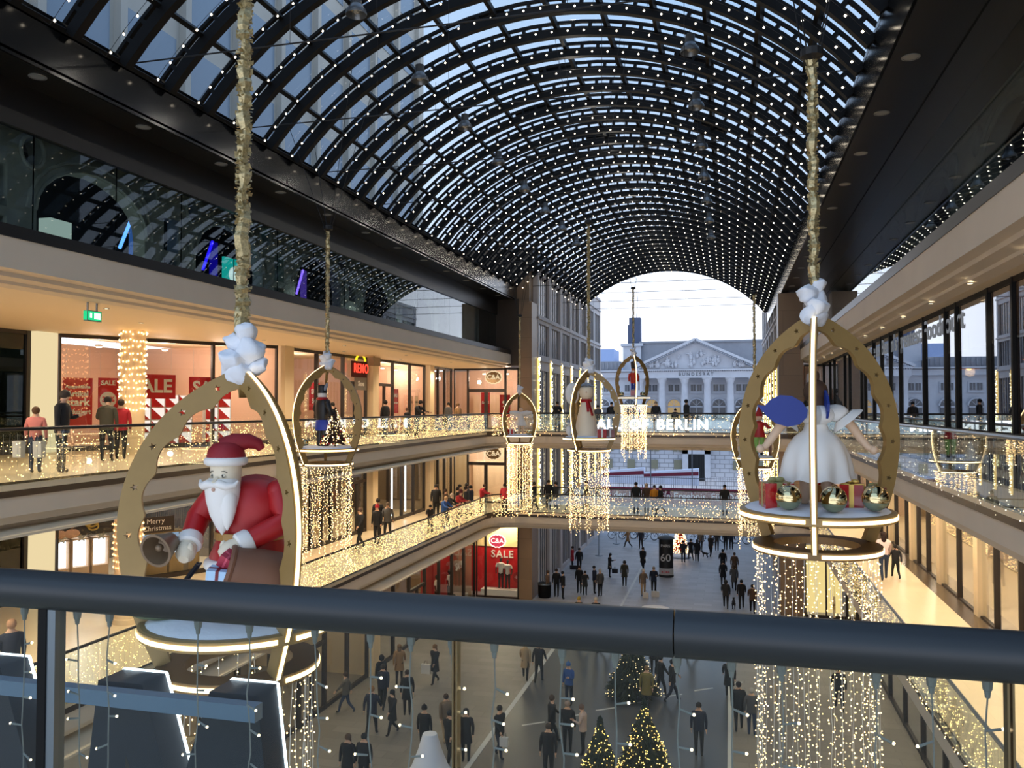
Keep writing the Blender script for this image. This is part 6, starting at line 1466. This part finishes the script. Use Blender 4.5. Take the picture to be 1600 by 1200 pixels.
# bags
def bag(lab,x,y,z,m,w_=.17,h=.34,hang=True):
    t=thing('shopping_bag',lab,'bag',(x,y,z)); MB().add([(-w_,-.06,0),(w_,-.06,0),(w_,.06,0),(-w_,.06,0),(-w_*1.05,-.07,h),(w_*1.05,-.07,h),(w_*1.05,.07,h),(-w_*1.05,.07,h)],[(3,2,1,0),(0,1,5,4),(1,2,6,5),(2,3,7,6),(3,0,4,7),(4,5,6,7)]).build('bag_body',m,t)
    for s in (-1,1): MB().tube([(-.07,s*.05,h),(-.05,s*.04,h+.13),(.05,s*.04,h+.13),(.07,s*.05,h)],.006,5).build('handle',M_WIRED,t)
M_BAGW=mat('white_bag',(214,210,204),.6)
bag('white paper bag in the left hand of the child in the pink sweater',-15.2,14.9,L2+.36,M_BAGW,.11,.36); bag('white paper bag in the right hand of the child in the pink sweater',-14.7,14.95,L2+.36,M_BAGW,.11,.36)
bag('white bag on the ground at the feet of the white bobble hat',-5.15,52.3,0,M_BAGW); bag('white bag on the ground at the feet of the man in dark blue',-4.6,52.8,0,M_BAGW,.24); bag('white bag carried by the woman with the fur collar',-12.75,33.8,.45,M_BAGW,.2,.4)
bag('black bag on the ground by the person in bright red',-11.1,60.0,0,mat('black_bag',(24,26,34),.6),.3,.3); bag('black handbag of the woman looking at her phone',-7.8,57.7,.35,MATS['black_bag'],.2,.3); bag('white bag carried on the pale road line',-7.45,27.2,.5,M_BAGW,.14,.3)
# dogs
def dog(lab,x,y,rz,s=1,c=(34,30,30)):
    t=thing('dog',lab,'dog',(x,y,0),rz); t.scale=(s,)*3; m=mat('dog_coat',c,.9); b=MB()
    b.tube([(0,-.24,.33),(0,-.12,.35),(0,.05,.34),(0,.17,.36),(0,.25,.43),(0,.29,.5)],[.07,.085,.09,.105,.07,.055],12)
    b.ball((0,.33,.53),.065,10).tube([(0,.36,.52),(0,.44,.49)],[.042,.024],8)
    for q in (-1,1): b.ball((q*.045,.29,.58),.028,6,0,(.6,.6,1.3)); b.tube([(q*.06,.17,.32),(q*.06,.18,.18),(q*.06,.165,.10),(q*.06,.19,.02)],[.045,.028,.022,.026],8); b.tube([(q*.06,-.2,.34),(q*.065,-.14,.2),(q*.065,-.24,.12),(q*.065,-.2,.02)],[.06,.038,.022,.026],8)
    b.tube([(0,-.27,.36),(0,-.36,.42),(0,-.4,.5)],[.025,.018,.01],6); b.build('body',m,t,True)
dog('small black dog between two people walking away, near the handrail',.15,50.9,0); dog('small black dog beside the broad man in the distant crowd',-1.95,67.4,1.2,.9)
# ------------------------------------------------------------------ street furniture
t=thing('advertising_column','round black advertising column with white writing on the street','advertising column',(-4.4,59.3,0))
MB().lathe([(.52,0),(.54,.05),(.5,.12),(.5,2.6)],32).build('drum',mat('poster_black',(22,22,26),.5),t,True); MB().lathe([(.56,2.6),(.58,2.68),(.5,2.76),(.2,2.86),(.02,2.9)],32).build('cap',mat('dark_cap',(54,60,66),.5),t,True); MB().lathe([(.505,.16),(.505,.62)],32,cap=False).build('white_strip',mat('dull_white',(196,196,196),.6),t)
for s,sz,z,m in (('PARIS',.26,2.2,MATS['dull_white']),('60',.75,1.35,MATS['dull_white'])): o=put_text('lettering',s,sz,(0,-.53,z),FY,m,t,.012,.006)
put_text('lettering','h 24+',.24,(0,-.525,.38),FY,M_RED,t,.008,.006)
xtree('lit_red_tree','red tree densely wrapped in fairy lights, behind the advertising column',-3.95,68.3,0,2.9,.75,520,mat('red_cone',(150,24,20),.7),M_BULB,.035,False,700,8)
tag(MB().ball((0,0,0),.9,16,0,(1,.8,.22)).build('snow_mound',M_SNOW,None,True,(-3.9,66.9,.08)),'flat mound of fake snow at the foot of the red lit tree','snow mound')
tag(MB().ball((0,0,0),.55,14,0,(1.5,.8,.22)).build('snow_mound',M_SNOW,None,True,(-4.3,49.6,.08)),'white patch of fake snow just above the near handrail','snow mound')
t=thing('rubbish_bin','round black bin beside the left stone pier','bin',(-11.3,50.9,0)); MB().lathe([(.36,0),(.4,.1),(.42,.85),(.36,.9),(.0,.92)],20).build('drum',M_BLACK,t,True); MB().lathe([(.43,.8),(.44,.86),(.43,.9)],20,cap=False).build('rim',M_STEEL,t)
def conebig():
    t=thing('market_tent','white cone tent roof on the ground floor at the bottom of the picture','tent',(-7.96,21.42,0)); z=3.05
    MB().lathe([(.20,z),(.19,z+.02),(.001,z+.03)],24).build('top_cap',mat('tent_white_cap',(210,214,222),.6),t)
    MB().lathe([(.20,z),(.32,z-.4),(.5,z-.85),(.8,z-1.3),(1.3,z-1.7),(1.3,z-1.9)],28,cap=False).build('tent_roof',mat('tent_white',(206,210,220),.7),t,True)
    for i in range(4): MB().tube([(1.2*math.cos(i*PI/2+.7),1.2*math.sin(i*PI/2+.7),0),(1.2*math.cos(i*PI/2+.7),1.2*math.sin(i*PI/2+.7),z-1.75)],.04,8).build('pole',M_STEEL,t)
conebig()
xtree('christmas_tree','dark fir tree with few lights, farthest of the three on the roadway',-3.95,34.5,0,2.7,1.3,200,M_FIR,M_BULB,.014,False,2200,2)
xtree('christmas_tree','gold lit fir tree at the bottom right of the three on the roadway',-2.66,26.4,0,2.75,1.15,560,M_FIR,emit('gold_tree_bulb',(255,196,96),11),.014,False,2200,3)
xtree('christmas_tree','fir tree with gold lights at the bottom left of the three on the roadway',-3.78,24.6,0,2.75,1.1,480,M_FIR,MATS['gold_tree_bulb'],.013,False,2200,4)
for i,(x,y) in enumerate(((-10.2,66),(-9.6,72))):
    tag(MB().lathe([(.3,0),(.3,.04),(.03,.06),(.03,2.2)],12).build('light_stand',M_STEEL,None,False,(x,y,0)),'thin metal stand under the middle light curtain on the street, '+('nearer one' if i==0 else 'farther one'),'stand')
def bike(x,y,rz,lab):
    t=thing('bicycle',lab,'bicycle',(x,y,0),rz,'parked bicycles at the far end of the street')
    for dx in (-.5,.5): MB().tube([(dx+.33*math.cos(a*PI/10),0,.34+.33*math.sin(a*PI/10)) for a in range(20)],.02,5,closed=True).build('wheel',M_BLACK,t)
    MB().beam((-.5,0,.34),(-.1,0,.36),.03,.03).beam((-.1,0,.36),(-.2,0,.85),.03,.03).beam((-.5,0,.34),(-.18,0,.75),.03,.03).beam((-.18,0,.75),(.38,0,.8),.03,.03).beam((-.1,0,.36),(.38,0,.8),.03,.03).beam((.38,0,.95),(.5,0,.34),.03,.03).build('frame',MATS['black_bag'],t)
    MB().box((-.3,-.06,.86),(-.08,.06,.9)).build('saddle',M_BLACK,t); MB().tube([(.38,-.25,.98),(.38,.25,.98)],.015,5).build('handlebar',M_BLACK,t)
for i in range(11): bike(-9.9+i*.95+(2.2 if i>4 else 0),74.5+(i%3)*.4,.15*(i%4)-.2,'dark bicycle parked at the far end of the street')
random.seed(5)
